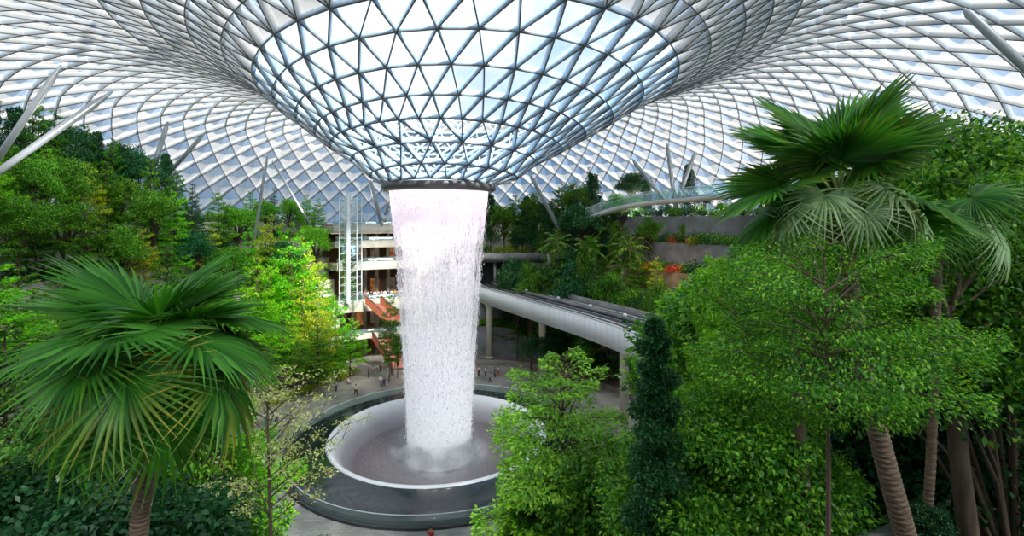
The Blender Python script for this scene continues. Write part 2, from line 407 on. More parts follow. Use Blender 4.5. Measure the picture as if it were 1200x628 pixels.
# ------------------------------------------------------------------ pool, bowl, balustrade
def build_pool():
    t = thing('fountain_pool', 'round black reflecting pool around the white bowl at the foot of the indoor waterfall', 'pool', (AX, AY, 0))
    g = G(); g.lathe([(12.95, 1.12), (13.3, 1.0), (15.2, .72), (16.9, .55), (17.05, .5)], 160)
    link('water_apron', g.mesh('water_apron', M['pool_black'], True), t)
    g = G(); g.lathe([(17.6, 0.02), (17.6, .10), (17.4, .12), (17.3, .12), (17.05, .5), (17.0, .0)], 160)
    link('outer_kerb', g.mesh('outer_kerb', M['dark'], True), t)
    g = G(); g.lathe([(12.95, 1.1), (12.9, 1.22), (12.7, 1.28), (12.45, 1.22), (12.1, .85), (11.5, .0), (11.0, -.8), (10.3, -1.4), (9, -1.75), (5, -1.85), (.01, -1.85)], 160)
    link('bowl', g.mesh('bowl', M['bowl'], True), t)
    b = thing('glass_balustrade', 'curved clear glass balustrade with pale top rail ringing the black pool', 'railing', (AX, AY, .3))
    g = G(); g.lathe([(17.35, -.16), (17.35, .9)], 160)
    link('glass_panel', g.mesh('glass_panel', M['glass_rail'], True), b)
    g = G(); g.lathe([(17.32, .9), (17.40, .9), (17.40, .96), (17.32, .96), (17.32, .9)], 160)
    link('top_rail', g.mesh('top_rail', M['steel_white'], True), b)
    g = G(); g.lathe([(17.28, -.22), (17.44, -.22), (17.44, -.12), (17.28, -.12), (17.28, -.22)], 160)
    link('base_shoe', g.mesh('base_shoe', M['steel_dark']), b)
build_pool()

# ------------------------------------------------------------------ waterfall
def build_fall():
    t = thing('waterfall', 'tall white indoor waterfall dropping from the round roof opening into the bowl', 'waterfall', (AX, AY, 0))
    prof = [(5.95, 30.6), (5.85, 29.3), (5.55, 26.6), (5.1, 22.4), (4.75, 17), (4.4, 12), (4.1, 7), (3.85, 2), (3.8, 0), (4.0, -1.8)]
    pz = np.array([p[1] for p in prof])[::-1]; pr = np.array([p[0] for p in prof])[::-1]
    zs = np.linspace(30.6, -1.8, 40)
    for nm, k, mm in (('outer_curtain', 1.0, 'water'), ('inner_curtain', .86, 'water2')):
        g = G(); g.lathe([(float(np.interp(z, pz, pr))*k, float(z)) for z in zs], 96)
        link(nm, g.mesh(nm, M[mm], True), t)
    # beads of water around the curtain
    n = 9000
    z = 29.5-31*rng.random(n)**.9; th = rng.random(n)*2*PI
    rr = np.interp(z, pz, pr)*(1+rng.normal(.01, .022, n)+.03*rng.random(n)*(28-z)/28)
    pos = np.stack([rr*np.cos(th), rr*np.sin(th), z], 1)
    s = .018+.03*rng.random(n); h = .06+.16*rng.random(n)
    off = np.array([(1, 0, 0), (-.5, .87, 0), (-.5, -.87, 0)])
    V = np.concatenate([pos[:, None, :]+off[None]*s[:, None, None], pos[:, None, :]+np.array((0, 0, 1.))*h[:, None, None], pos[:, None, :]-np.array((0, 0, 1.))*h[:, None, None]], 1)
    base = np.arange(n)[:, None, None]*5
    Fc = base+np.array([(0, 1, 3), (1, 2, 3), (2, 0, 3), (1, 0, 4), (2, 1, 4), (0, 2, 4)])[None]
    g = G(); g.tris(V, Fc)
    o = link('water_drops', g.mesh('water_drops', M['droplet']), t); o['kind'] = 'stuff'
    # spray rising where the water lands
    g = G(); rs = np.random.default_rng(3)
    for i in range(70):
        a = rs.random()*2*PI; q = 2.2+rs.random()*3.2; rad = .6+rs.random()*1.7
        pts = [(q*math.cos(a), q*math.sin(a), -1.9+rad*.1+u*.001) for u in (0, 1)]
        pr2 = [(max(.01, rad*math.sin(v)), -1.0+rad*.9*math.cos(v)+.3) for v in np.linspace(0, PI, 10)]
        g.lathe(pr2, 18, c=(q*math.cos(a), q*math.sin(a)))
    link('spray', g.mesh('spray', M['mist'], True), t)
    g = G()
    for k in range(5):
        rad = 4.2+k*1.25
        g.lathe([(max(.01, rad*math.sin(v)), -1.2+(1.6+.9*(5-k)*.7)*math.cos(v)) for v in np.linspace(0, PI*.5, 9)], 48)
    link('mist', g.mesh('mist', M['mist_thin'], True), t)
build_fall()

# ------------------------------------------------------------------ roof
# ring: r, cx, z left, z right, z near, r near   (z above camera), count
RT = [
    (6.7, -8.8, 4.4, 4.4, 4.7, 6.7, 24), (8.9, -8.1, 5.3, 5.3, 6.0, 9.2, 24), (11.1, -7.9, 7.0, 7.1, 7.8, 11.8, 24),
    (13.6, -7.5, 8.3, 8.5, 9.4, 15.0, 48), (15.7, -6.9, 9.5, 10.1, 11.0, 17.2, 48), (18.0, -6.2, 10.7, 11.7, 12.6, 20.4, 48),
    (20.5, -5.5, 12.0, 13.8, 14.2, 23.6, 48), (23.0, -4.5, 13.5, 15.6, 15.6, 26.6, 48),
    (25.6, -4.2, 15.2, 16.9, 16.9, 29.4, 96), (28.4, -4.0, 16.6, 18.1, 18.0, 32.2, 96)]
def outer_rings():
    out = []; r = 28.4
    zp = [(28.4, 16.6), (32, 18.0), (36, 18.9), (41, 19.4), (46, 19.3), (51, 18.6), (56, 17.2), (61, 15.2), (66, 12.4), (71, 8.8), (76, 4.0), (80, -1.0), (83, -6)]
    xs, ys = zip(*zp)
    # step by arc length
    s = 0; r = 28.4; z = 16.6
    while r < 83:
        dr = .2; acc = 0; step = 3.0 if r < 34 else 3.35
        while acc < step and r < 83:
            z2 = np.interp(r+dr, xs, ys); acc += math.hypot(dr, z2-z); r += dr; z = z2
        out.append((r, z))
    return out
def build_roof():
    rings = [];
    for i, (r, cx, zl, zr, zn, rn, n) in enumerate(RT):
        rings.append((r, cx, zl, zr, zn, rn, n))
    for (r, z) in outer_rings():
        k = max(0, 1-(r-28.4)/26)
        rings.append((r, -8.8+4.8*k, z, z+1.5*k, z+1.4*k, r+3.8*k, 96))
    pts = []
    for i, (r, cx, zl, zr, zn, rn, n) in enumerate(rings):
        off = 0.5*(i % 2)
        if n == 24: off = .5*(i % 2)
        th = (np.arange(n)+off)*2*PI/n
        c, s = np.cos(th), np.sin(th)
        near = np.clip(-s, 0, 1)
        rr = r+(rn-r)*near**2
        z = (zl+zr)/2+(zr-zl)/2*c+(zn-(zl+zr)/2)*near**2
        pts.append(np.stack([cx+rr*c, AY+rr*s, CAMZ+z], 1))
    V = np.concatenate(pts); st = np.cumsum([0]+[len(p) for p in pts])
    # smooth normals
    tri = []; tag_ = []
    for i in range(len(rings)-1):
        n, m = rings[i][6], rings[i+1][6]; o1 = .5*(i % 2); o2 = .5*((i+1) % 2)
        A, B = st[i], st[i+1]
        if n == m:
            for k in range(n):
                if o1 == 0:   # outer ring offset +.5
                    tri.append((A+k, A+(k+1) % n, B+k)); tag_.append((i, 0)); tri.append((A+(k+1) % n, B+(k+1) % n, B+k)); tag_.append((i, 1))
                else:
                    tri.append((A+k, A+(k+1) % n, B+(k+1) % n)); tag_.append((i, 0)); tri.append((A+k, B+(k+1) % n, B+k)); tag_.append((i, 1))
        else:   # doubling
            for k in range(n):
                a1 = (k+o1)/n*m-o2   # index in outer ring aligned with node k
                b0 = int(math.floor(a1+.5)) if abs(a1-round(a1)) < 1e-6 else None
                if b0 is not None:
                    L_, M_, R_ = B+(b0-1) % m, B+b0 % m, B+(b0+1) % m
                    tri += [(A+k, M_, L_), (A+k, R_, M_), (A+k, A+(k+1) % n, R_)]; tag_ += [(i, 1), (i, 1), (i, 0)]
                else:
                    f0 = int(math.floor(a1)); L_, R_ = B+f0 % m, B+(f0+1) % m; R2 = B+(f0+2) % m
                    tri += [(A+k, R_, L_), (A+k, A+(k+1) % n, R_), (A+(k+1) % n, R2, R_)]; tag_ += [(i, 1), (i, 0), (i, 1)]
    tri = np.array(tri); tg = np.array(tag_)
    fn = np.cross(V[tri[:, 1]]-V[tri[:, 0]], V[tri[:, 2]]-V[tri[:, 0]])
    fn *= np.sign(fn[:, 2:3]+1e-9)
    vn = np.zeros_like(V)
    for j in range(3): np.add.at(vn, tri[:, j], fn)
    vn /= np.linalg.norm(vn, axis=1, keepdims=True)
    E = np.concatenate([tri[:, [0, 1]], tri[:, [1, 2]], tri[:, [2, 0]]]); E.sort(axis=1); E = np.unique(E, axis=0)
    ringof = np.searchsorted(st, np.arange(len(V)), side='right')-1
    def beams(E, w0, w1, d0, d1):
        a, b = V[E[:, 0]], V[E[:, 1]]; na, nb = vn[E[:, 0]], vn[E[:, 1]]
        d = b-a; d /= np.linalg.norm(d, axis=1, keepdims=True)
        sa = np.cross(d, na); sa /= np.linalg.norm(sa, axis=1, keepdims=True); sb = np.cross(d, nb); sb /= np.linalg.norm(sb, axis=1, keepdims=True)
        vs = [a-sa*w0+na*d0, a+sa*w0+na*d0, a+sa*w1+na*d1, a-sa*w1+na*d1, b-sb*w0+nb*d0, b+sb*w0+nb*d0, b+sb*w1+nb*d1, b-sb*w1+nb*d1]
        vv = np.stack(vs, 1).reshape(-1, 3); base = np.arange(len(E))[:, None, None]*8
        ff = base+np.array([(0, 1, 5, 4), (1, 2, 6, 5), (2, 3, 7, 6), (3, 0, 4, 7)])[None]
        return vv, ff
    t = bpy.data.objects.new('ceiling', None); C.objects.link(t); struct(t)
    inner = ringof[E].max(1) <= 7
    g = G(); g.quads(*beams(E[inner], .05, .05, -.06, .06)); diag = ringof[E].min(1) != ringof[E].max(1)
    g.quads(*beams(E[~inner & diag], .04, .04, -.05, .03)); nearring = ringof[E].min(1) <= 11
    g.quads(*beams(E[~inner & ~diag & nearring], .04, .04, -.05, .03))
    link('grid_flange', g.mesh('grid_flange', M['steel_dark']), t)
    g = G(); g.quads(*beams(E[inner], .045, .06, .05, .66))
    link('funnel_beams', g.mesh('funnel_beams', M['steel_blue']), t)
    g = G(); g.quads(*beams(E[~inner & diag], .04, .07, .03, .85)); g.quads(*beams(E[~inner & ~diag & nearring], .04, .06, .03, .8))
    link('dome_beams', g.mesh('dome_beams', M['fin_white']), t)
    # glass panes, each its own island
    for nm, sel, ms in (('funnel_glass', tg[:, 0] < 7, ['glass_inner']), ('dome_glass', ((tg[:, 0] >= 7) & (tg[:, 0] < 11)) | ((tg[:, 0] == 11) & (tg[:, 1] == 0)), ['pane_white', 'pane_blue'])):
        T = tri[sel]; dd = .55 if nm == 'funnel_glass' else .80
        vv = (V[T]+vn[T]*dd); 
        if nm == 'dome_glass':
            # each pane bellies down toward its middle: four facets
            cc = vv.mean(1, keepdims=True)-vn[T].mean(1, keepdims=True)*.55
            v4 = np.concatenate([vv, cc], 1).reshape(-1, 3); base = np.arange(len(T))[:, None, None]*4
            ff = base+np.array([(0, 1, 3), (1, 2, 3), (2, 0, 3)])[None]
            fm = np.repeat(tg[sel][:, 1], 3)
            g = G(); g.tris(v4, ff); me = g.mesh(nm, [M[x] for x in ms], True, fmat=fm)
        else:
            g = G(); g.tris(vv.reshape(-1, 3), np.arange(3*len(T)).reshape(-1, 3)); me = g.mesh(nm, [M[x] for x in ms])
        link(nm, me, t)
    # farther out the panes pair up into diamonds that bow toward the room
    v4 = []; fm = []
    key = {}
    for T_, (i, ty) in zip(tri, tg):
        rg = ringof[T_]; outer = i+1
        if ty == 1:
            pair = tuple(sorted(int(x) for x in T_[rg == i+1])); apex = int(T_[rg == i][0]); key.setdefault(pair, [None, None])[0] = apex
        else:
            pair = tuple(sorted(int(x) for x in T_[rg == i])); apex = int(T_[rg == i+1][0]); key.setdefault(pair, [None, None])[1] = apex
    for (p, q), (ain, aout) in key.items():
        if ringof[p] < 12 or ain is None: continue
        m = (V[p]+V[q])/2+(vn[p]+vn[q])/2*.05
        L_, R_, I_ = V[p]+vn[p]*.78, V[q]+vn[q]*.78, V[ain]+vn[ain]*.78
        lm, rm = m*.45+L_*.55, m*.45+R_*.55
        im = m*.5+I_*.5+(vn[p]*-.12)
        v4 += [m, L_, I_]; v4 += [m, I_, R_]; fm += [1, 1]
        if aout is not None:
            O_ = V[aout]+vn[aout]*.78; v4 += [m, O_, L_]; v4 += [m, R_, O_]; fm += [0, 0]
    g = G(); g.tris(np.array(v4), np.arange(len(v4)).reshape(-1, 3))
    link('dome_blinds', g.mesh('dome_blinds', [M['pane_white'], M['pane_blue']], fmat=fm), t)
    # oculus ring
    tt = thing('oculus_ring', 'dark grey ring around the round roof opening above the waterfall', 'ring', (AX, AY, 30.2))
    g = G(); g.lathe([(6.0, 0.0), (6.35, -.15), (6.8, .15), (6.85, .7), (6.6, .85), (6.0, .8), (6.0, 0.0)], 128)
    link('ring_band', g.mesh('ring_band', M['rim_dark'], True), tt)
    g = G(); g.lathe([(5.75, .5), (5.98, .05), (6.1, -.05)], 128)
    link('water_lip', g.mesh('water_lip', M['steel_white'], True), tt)
    return V
build_roof()

# ------------------------------------------------------------------ roof struts
STR = [((0, 200, 48), (125, 112, 42), .30), ((25, 145, 50), (68, 82, 46), .30), ((176, 208, 84), (196, 145, 84), .38), ((204, 196, 88), (238, 158, 86), .34),
       ((304, 242, 85), (313, 184, 83), .24), ((345, 232, 95), (320, 190, 90), .2), ((446, 258, 97), (434, 212, 92), .36), ((453, 248, 98), (461, 230, 95), .36), ((638, 236, 90), (622, 206, 86), .34),
       ((771, 226, 92), (742, 188, 88), .34), ((789, 224, 92), (782, 170, 88), .36), ((795, 232, 92), (814, 180, 88), .34), ((1215, 92, 26), (1131, 12, 27), .22),
       ]
for i, (a, b, r) in enumerate(sorted(STR, key=lambda s: s[1][0])):
    A, B = Vector(P(*a)), Vector(P(*b)); D = (B-A)
    kk = .2
    while kk < (.1 if a[2] > 82 and 430 < a[0] < 500 else 3) and (A-D*kk).z > terrain(*(A-D*kk).xy)-.2 and a[0] < 1200: kk += .05
    A0 = A-D*kk if a[0] < 1200 else A-D*.1
    t = thing('roof_strut', ('thick white steel strut slanting up to the glass roof at the far upper right' if a[0] > 1200 else
              'slanting grey steel roof strut, '+nth(i)), 'column', tuple(A0), 0, 'steel struts holding the roof')
    g = G(); g.tube([(0, 0, 0), tuple((B-A0)*.04), tuple((B-A0)*.5), tuple((B-A0)*.95), tuple(B-A0)], [r*.6, r, r*1.05, r, r*.5], 12)
    link('shaft', g.mesh('shaft', M['strut_steel'], True), t)
    g = G(); g.tube([tuple((B-A0)*.995), tuple((B-A0)*1.02)], [r*.5, r*.35], 10)
    link('head_pin', g.mesh('head_pin', M['steel_blue']), t)

# ------------------------------------------------------------------ viaduct
def catmull(pts, n=8):
    pts = [np.array(p, float) for p in pts]; out = []
    q = [2*pts[0]-pts[1]]+pts+[2*pts[-1]-pts[-2]]
    for i in range(1, len(q)-2):
        for k in range(n):
            t = k/n; a, b, c, d = q[i-1:i+3]
            out.append(.5*((2*b)+(-a+c)*t+(2*a-5*b+4*c-d)*t*t+(-a+3*b-3*c+d)*t**3))
    out.append(pts[-1]); return out
def build_viaduct():
    edge = [(-8.5, 106), (-6.5, 95.5), (-.5, 84), (5.6, 72.7), (10.2, 63.9), (14.0, 54.7), (16.4, 47), (19, 40), (23, 33), (29, 26.5), (37, 21), (48, 17)]
    path = catmull([(x, y, 14.0) for x, y in edge], 8)
    # shift centreline to the right by half the width
    cen = []
    for i, p in enumerate(path):
        d = path[min(i+1, len(path)-1)]-path[max(i-1, 0)]; d /= np.linalg.norm(d)
        cen.append(p+np.array((-d[1], d[0], 0))*3.4)
    t = thing('train_viaduct', 'curved grey elevated train track crossing behind and right of the waterfall', 'bridge', (0, 0, 0))
    # travelling toward the camera the section side axis (d.y,-d.x) points to -x: the camera-side face
    g = G(); g.ribbon(cen, [(-3.4, -1.2), (3.4, -1.2), (3.4, -.02), (-3.4, -.02)])
    link('deck', g.mesh('deck', M['track']), t)
    # box girder below
    g = G(); g.ribbon(cen, [(-2.3, -2.7), (2.3, -2.7), (3.3, -1.2), (-3.3, -1.2)])
    link('girder', g.mesh('girder', M['concrete']), t)
    # near fascia with panel joints
    g = G(); g.ribbon(cen, [(3.35, -2.75), (3.6, -2.75), (3.6, .12), (3.35, .12)])
    link('fascia', g.mesh('fascia', M['white_panel']), t)
    for i in range(8, 75, 1):
        for u in (.0,):
            g = G()
            p = cen[i]*(1-u)+cen[i+1]*u; d = cen[i+1]-cen[i]; d /= np.linalg.norm(d); sd = np.array((d[1], -d[0], 0))
            q = p+sd*3.6; a = q-d*.012; b = q+d*.012
            g.quads([a+sd*.015+np.array((0, 0, -2.7)), b+sd*.015+np.array((0, 0, -2.7)), b+sd*.015+np.array((0, 0, .1)), a+sd*.015+np.array((0, 0, .1))], [(0, 1, 2, 3)])
            link('panel_joint', g.mesh('panel_joint', M['concrete_dark']), t)
    g = G(); g.ribbon(cen, [(-3.7, -1.6), (-3.4, -1.6), (-3.4, .75), (-3.7, .75)])
    link('far_parapet', g.mesh('far_parapet', M['concrete_dark']), t)
    g = G(); g.ribbon(cen, [(3.2, .05), (3.62, .05), (3.62, .16), (3.2, .16)])
    link('coping', g.mesh('coping', M['rail']), t)
    for s in (-2.3, -1.0, 1.0, 2.3):
        g = G(); g.ribbon(cen, [(s-.10, 0), (s+.10, 0), (s+.10, .12), (s-.10, .12)])
        link('running_rail', g.mesh('running_rail', M['rail'] if abs(s) > 2 else M['concrete_dark']), t)
    g = G(); g.ribbon(cen, [(-.25, 0), (.25, 0), (.25, .5), (-.25, .5)])
    link('centre_kerb', g.mesh('centre_kerb', M['concrete_dark']), t)
    # small white trackside boxes
    for i in range(10, 70, 6):
        if i < len(cen):
            p = cen[i]; g = G(); g.box(p[0]-.2, p[0]+.2, p[1]-.2, p[1]+.2, 14.5, 14.85)
            link('signal_box', g.mesh('signal_box', M['white_panel']), t)
    # piers
    def pier(x, y, lab):
        q = thing('viaduct_pier', lab, 'column', (x, y, terrain(x, y)), 0)
        h = 11.3-terrain(x, y)
        g = G(); g.lathe([(.02, 0), (.58, 0), (.58, h-1.2), (.75, h-.5), (1.1, h-.02), (.02, h-.02)], 24)
        link('shaft', g.mesh('shaft', M['pillar'], True), q)
        g = G(); g.lathe([(.02, .02), (.8, .02), (.8, .35), (.6, .4)], 24)
        link('base', g.mesh('base', M['concrete']), q)
    pier(4.9, 79.5, 'round beige concrete pier under the train track, nearer the waterfall')
    pier(14.1, 62.2, 'round beige concrete pier under the train track, right of the feathery tree')
    pier(-4.2, 92.5, 'short brown concrete pier under the train track just right of the falling water')
build_viaduct()

# tunnel mouth
def build_portal():
    t = thing('tunnel_portal', 'grey concrete tunnel mouth where the train track meets the terrace wall', 'tunnel', (0, 96.2, 0))
    g = G(); g.box(-15, -8.2, 0, 4, 0, 19.6); g.box(1.6, 6.5, 0, 4, 0, 19.6); g.box(-8.2, 1.6, 0, 4, 0, 10.5); g.box(-8.2, 1.6, 0, 4, 18.6, 19.9)
    link('surround', g.mesh('surround', M['concrete_dark']), t)
    g = G(); g.box(-8.2, 1.6, 3.6, 3.9, 10.5, 18.6)
    link('opening', g.mesh('opening', M['dark']), t)  # dark panel across the mouth stands in for the unlit tunnel
    g = G(); g.box(-3.6, -3.1, .5, 1, 14, 18.6)
    link('mullion', g.mesh('mullion', M['concrete_dark']), t)
    g = G(); g.box(-15.2, 6.8, -.6, 0, 18.9, 20.3)
    link('planter_edge', g.mesh('planter_edge', M['concrete_dark']), t)
build_portal()

# ------------------------------------------------------------------ sky bridge
def build_skybridge():
    ctl = [P(690, 254, 92), P(712, 246, 90), P(735, 240, 87), P(765, 235, 84), P(800, 232, 80), P(840, 228, 76), P(880, 225, 72), P(930, 222, 68), P(1000, 222, 62), P(1090, 224, 56)]
    path = catmull(ctl, 6)
    t = thing('skybridge', 'arched footbridge with glass sides at the treetops right of the waterfall', 'bridge', (0, 0, 0))
    g = G(); g.ribbon(path, [(-1.6, -.1), (-.9, -.75), (.9, -.75), (1.6, -.1)], True)
    link('deck', g.mesh('deck', M['steel_white'], False), t)
    for s in (-1.55, 1.55):
        g = G(); g.ribbon(path, [(s, -.05), (s, 1.45)], False); link('glass_side', g.mesh('glass_side', M['glass_rail']), t)
        g = G(); g.ribbon(path, [(s-.04, 1.43), (s+.04, 1.43), (s+.04, 1.5), (s-.04, 1.5)]); link('handrail', g.mesh('handrail', M['steel_white']), t)
build_skybridge()

# ------------------------------------------------------------------ mall front left of the fall
def build_mall():
    t = thing('gallery_building', 'stacked open gallery floors with pale curved parapets left of the waterfall', 'building', (0, 0, 0))
    # curved fronts around the axis
    def band(nm, r0, r1, z0, z1, m, a0=104, a1=127):
        g = G(); g.lathe([(r0, z0), (r0, z1), (r1, z1), (r1, z0), (r0, z0)], 16, R(a0), R(a1), (AX, AY))
        for ph in (R(a0), R(a1)):
            c, s = math.cos(ph), math.sin(ph)
            g.quads([(AX+r0*c, AY+r0*s, z0), (AX+r1*c, AY+r1*s, z0), (AX+r1*c, AY+r1*s, z1), (AX+r0*c, AY+r0*s, z1)], [(0, 1, 2, 3)])
        return link(nm, g.mesh(nm, m), t)
    band('back_wall', 47, 48, 0, 26, M['interior'])
    for z, th, r0 in ((5.2, .7, 38), (11.6, 1.9, 38.2), (18.6, 1.2, 38.8), (22.6, 1.0, 39.5), (25.6, 1.3, 41)):
        band('floor_slab', r0, 48, z-th, z, M['concrete'])
        band('parapet', r0, r0+.25, z, z+.35, M['concrete'])
        p = band('glass_rail', r0+.1, r0+.14, z+.35, z+1.15, M['glass_rail'])
        band('ceiling_light', 42, 42.6, z-th-.06, z-th-.01, M['lamp_warm'])
    for k in range(7):
        ph = R(106+k*3); x, y = AX+43.5*math.cos(ph), AY+43.5*math.sin(ph)
        g = G(); g.tube([(x, y, 0), (x, y, 25)], .35, 10); link('column', g.mesh('column', M['concrete_dark'], True), t)
    for k, z in enumerate((5.4, 11.8, 18.8)):
        for j in range(5):
            ph = R(107+j*4); x, y = AX+46.8*math.cos(ph), AY+46.8*math.sin(ph)
            g = G(); g.box(x-1.1, x+1.1, y-.1, y+.1, z+.1, z+3.0); link('shop_window', g.mesh('shop_window', M['shop_glow'] if (j+k) % 2 else M['shop_glow2']), t)
    # black screen under the crowd parapet
    x, y, z = P(417, 346, 95.5); g = G(); g.box(x-1.2, x+1.2, y-.1, y+.1, z-.7, z+.7)
    e = thing('display_screen', 'small black screen on the parapet below the crowd', 'screen', (x, y-1.2, z))
    g = G(); g.box(-1.25, 1.25, -.12, 1.4, -.7, .7); link('frame', g.mesh('frame', M['steel_dark']), e)
    g = G(); g.box(-1.1, 1.1, -.16, -.12, -.55, .55); link('panel', g.mesh('panel', M['dark']), e)
    # lift shaft
    x, y, _ = P(411, 300, 92); L = thing('lift_shaft', 'white steel and glass lift tower standing before the gallery floors', 'elevator', (x, y, 11.6))
    for sx in (-1.6, 1.6):
        for sy in (-1.4, 1.4):
            g = G(); g.tube([(sx, sy, 0), (sx, sy, 19.5)], .12, 8); link('corner_post', g.mesh('corner_post', M['steel_white']), L)
    g = G(); g.tube([(0, -1.4, 0), (0, -1.4, 20)], .42, 12); link('mast', g.mesh('mast', M['steel_white'], True), L)
    g = G()
    for k in range(14):
        z = k*1.45+.3
        for a, b in (((-1.6, -1.4), (1.6, -1.4)), ((-1.6, 1.4), (1.6, 1.4)), ((-1.6, -1.4), (-1.6, 1.4)), ((1.6, -1.4), (1.6, 1.4))):
            g.tube([(*a, z), (*b, z)], .05, 5)
        g.tube([(-1.6, -1.4, z), (1.6, -1.4, z+1.45)], .04, 5)
    link('lattice', g.mesh('lattice', M['steel_white']), L)
    g = G()
    for a, b in (((-1.6, -1.4), (1.6, -1.4)), ((-1.6, 1.4), (1.6, 1.4)), ((-1.6, -1.4), (-1.6, 1.4)), ((1.6, -1.4), (1.6, 1.4))):
        g.quads([(*a, 0), (*b, 0), (*b, 19.5), (*a, 19.5)], [(0, 1, 2, 3)])
    link('glazing', g.mesh('glazing', M['glass']), L)
    g = G(); g.box(-1.3, 1.3, -1.1, 1.1, 8, 10.6); lc = link('lift_car', g.mesh('lift_car', M['steel_blue']), L)
    g = G(); g.box(-.5, .5, -1.16, -1.1, 8.1, 10.2); link('door', g.mesh('door', M['glass_rail']), lc)
    # escalators with red sides
    for (a, b, lab) in (((452, 378, 92), (428, 356, 92), 'upper red-sided escalator below the crowd terrace'), ((458, 432, 88), (436, 398, 90), 'lower red-sided ramp coming down to the plaza')):
        A, B = Vector(P(*a)), Vector(P(*b)); e = thing('escalator', lab, 'escalator', tuple(A))
        D = B-A; w = Vector((1.6, .4, 0))
        up = Vector((0, 0, 1.6))
        g = G(); g.quads([(0, 0, 0), tuple(D), tuple(D+w*1.6), tuple(w*1.6)], [(0, 1, 2, 3)]); link('tread', g.mesh('tread', M['red_panel']), e)
        for k in (0, 1.6):
            g = G(); g.quads([tuple(w*k), tuple(w*k+D), tuple(w*k+D+up), tuple(w*k+up)], [(0, 1, 2, 3)])
            g.quads([tuple(w*(k+.1)), tuple(w*(k+.1)+D), tuple(w*(k+.1)+D+up), tuple(w*(k+.1)+up)], [(0, 1, 2, 3)])
            link('side_panel', g.mesh('side_panel', M['red_panel']), e)
            g = G(); g.tube([tuple(w*k+up), tuple(w*k+D+up)], .08, 6); link('handrail', g.mesh('handrail', M['steel_dark']), e)
def emat(name, c, s):
    m, nt, out = nmat(name); e = N(nt, 'ShaderNodeEmission', i_Strength=s); e.inputs[0].default_value = (*c, 1)
    no = N(nt, 'ShaderNodeTexNoise', i_Scale=1.2); nt.links.new(coords(nt), no.inputs['Vector'])
    r = ramp(nt, [(.35, tuple(x*.3 for x in c)), (.65, c)], no.outputs['Fac']); nt.links.new(r.outputs[0], e.inputs[0])
    nt.links.new(e.outputs[0], out.inputs[0]); return m
M['lamp_warm'] = emat('lamp_warm', (1, .7, .4), 3)
M['shop_glow'] = emat('shop_glow', (.7, .28, .1), .45)
M['shop_glow2'] = emat('shop_glow2', (.4, .3, .2), .3)
build_mall()

# ------------------------------------------------------------------ trees
def unit(v): return v/(np.linalg.norm(v, axis=-1, keepdims=True)+1e-9)
def crown_cloud(g, rs, cen, rx, rz, n, L, W, shell=.55, up=.7):
    u = unit(rs.normal(size=(n, 3))); q = shell+(1-shell)*rs.random((n, 1))**.7
    q = np.where(rs.random((n, 1)) < .25, rs.random((n, 1)), q)
    p = np.asarray(cen)+u*q*np.array((rx, rx, rz))
    d = unit(u*np.array((1, 1, .3))+rs.normal(size=(n, 3))*.7)
    nr = unit(rs.normal(size=(n, 3))*.55+np.array((0, 0, up)))
    l = L*(.6+.8*rs.random(n)); g.leaves(p, d, nr, l, l*W)
def tiered_tree(seed, tiers=9, H=1.0, Rm=.30, leafL=.022, nleaf=9000, base=.3, taper=.9, droop=.02, pointy=.7, nb=7, Wd=.5, tr=.014, matl='bark'):
    """horizontal layered branches"""
    rs = np.random.default_rng(seed); w = G(); g = G()
    bend = rs.normal(size=2)*.02
    tp = [(bend[0]*math.sin(t*3), bend[1]*math.sin(t*2.5), t*H*.98) for t in np.linspace(0, 1, 8)]
    w.tube(tp, [tr*(1-.8*i/7) for i in range(8)], 7)
    ents = []
    for k in range(tiers):
        f = k/(tiers-1); z = H*(base+(.97-base)*f); Rk = Rm*((1-f)**pointy*taper+(1-taper)+.06)*(.8+.4*rs.random())
        if f < .12: Rk *= .75
        ph0 = rs.random()*6.28
        nbk = max(3, int(nb*(.5+.5*(1-f))+.5))
        for j in range(nbk):
            ph = ph0+j*2*PI/nbk+rs.normal()*.25; Lb = Rk*(.65+.5*rs.random()); rise = (.10+.25*f)*Lb*(1 if rs.random() > .2 else 2)
            ents.append((z+rs.normal()*.012*H, ph, Lb, rise))
    tot = sum(e[2]**1.3 for e in ents)
    for z, ph, Lb, rise in ents:
        dr = np.array((math.cos(ph), math.sin(ph), 0)); sd = np.array((-dr[1], dr[0], 0))
        fz = z/H; o = np.array((bend[0]*math.sin(fz*3), bend[1]*math.sin(fz*2.5), z-rise*.3))
        e = o+dr*Lb+np.array((0, 0, rise))
        w.tube([o, o+dr*Lb*.5+np.array((0, 0, rise*.75)), e], [tr*.35, tr*.22, tr*.08], 4, False)
        n = max(8, int(nleaf*Lb**1.3/tot))
        t = .25+.78*rs.random(n)**.75
        # sub branchlets make flat sprays
        k = rs.integers(0, 7, n); lat = ((k-3)/3.0)*.42*np.sin(np.clip(t, 0, 1)*PI*.85+.25)+rs.normal(size=n)*.035
        p = o+np.outer(t*Lb, dr)+np.outer(lat*Lb, sd)
        zz = rise*(1-(1-np.clip(t, 0, 1))**2)-droop*H*np.abs(lat)*2+rs.normal(size=n)*.035*Lb
        p[:, 2] += zz
        d = unit(np.outer(np.ones(n), dr)+np.outer(lat*1.8, sd)+rs.normal(size=(n, 3))*.45)
        nr = unit(rs.normal(size=(n, 3))*.35+np.array((0, 0, 1)))
        l = leafL*(.6+.8*rs.random(n)); g.leaves(p, d, nr, l, l*Wd)
    return w, g
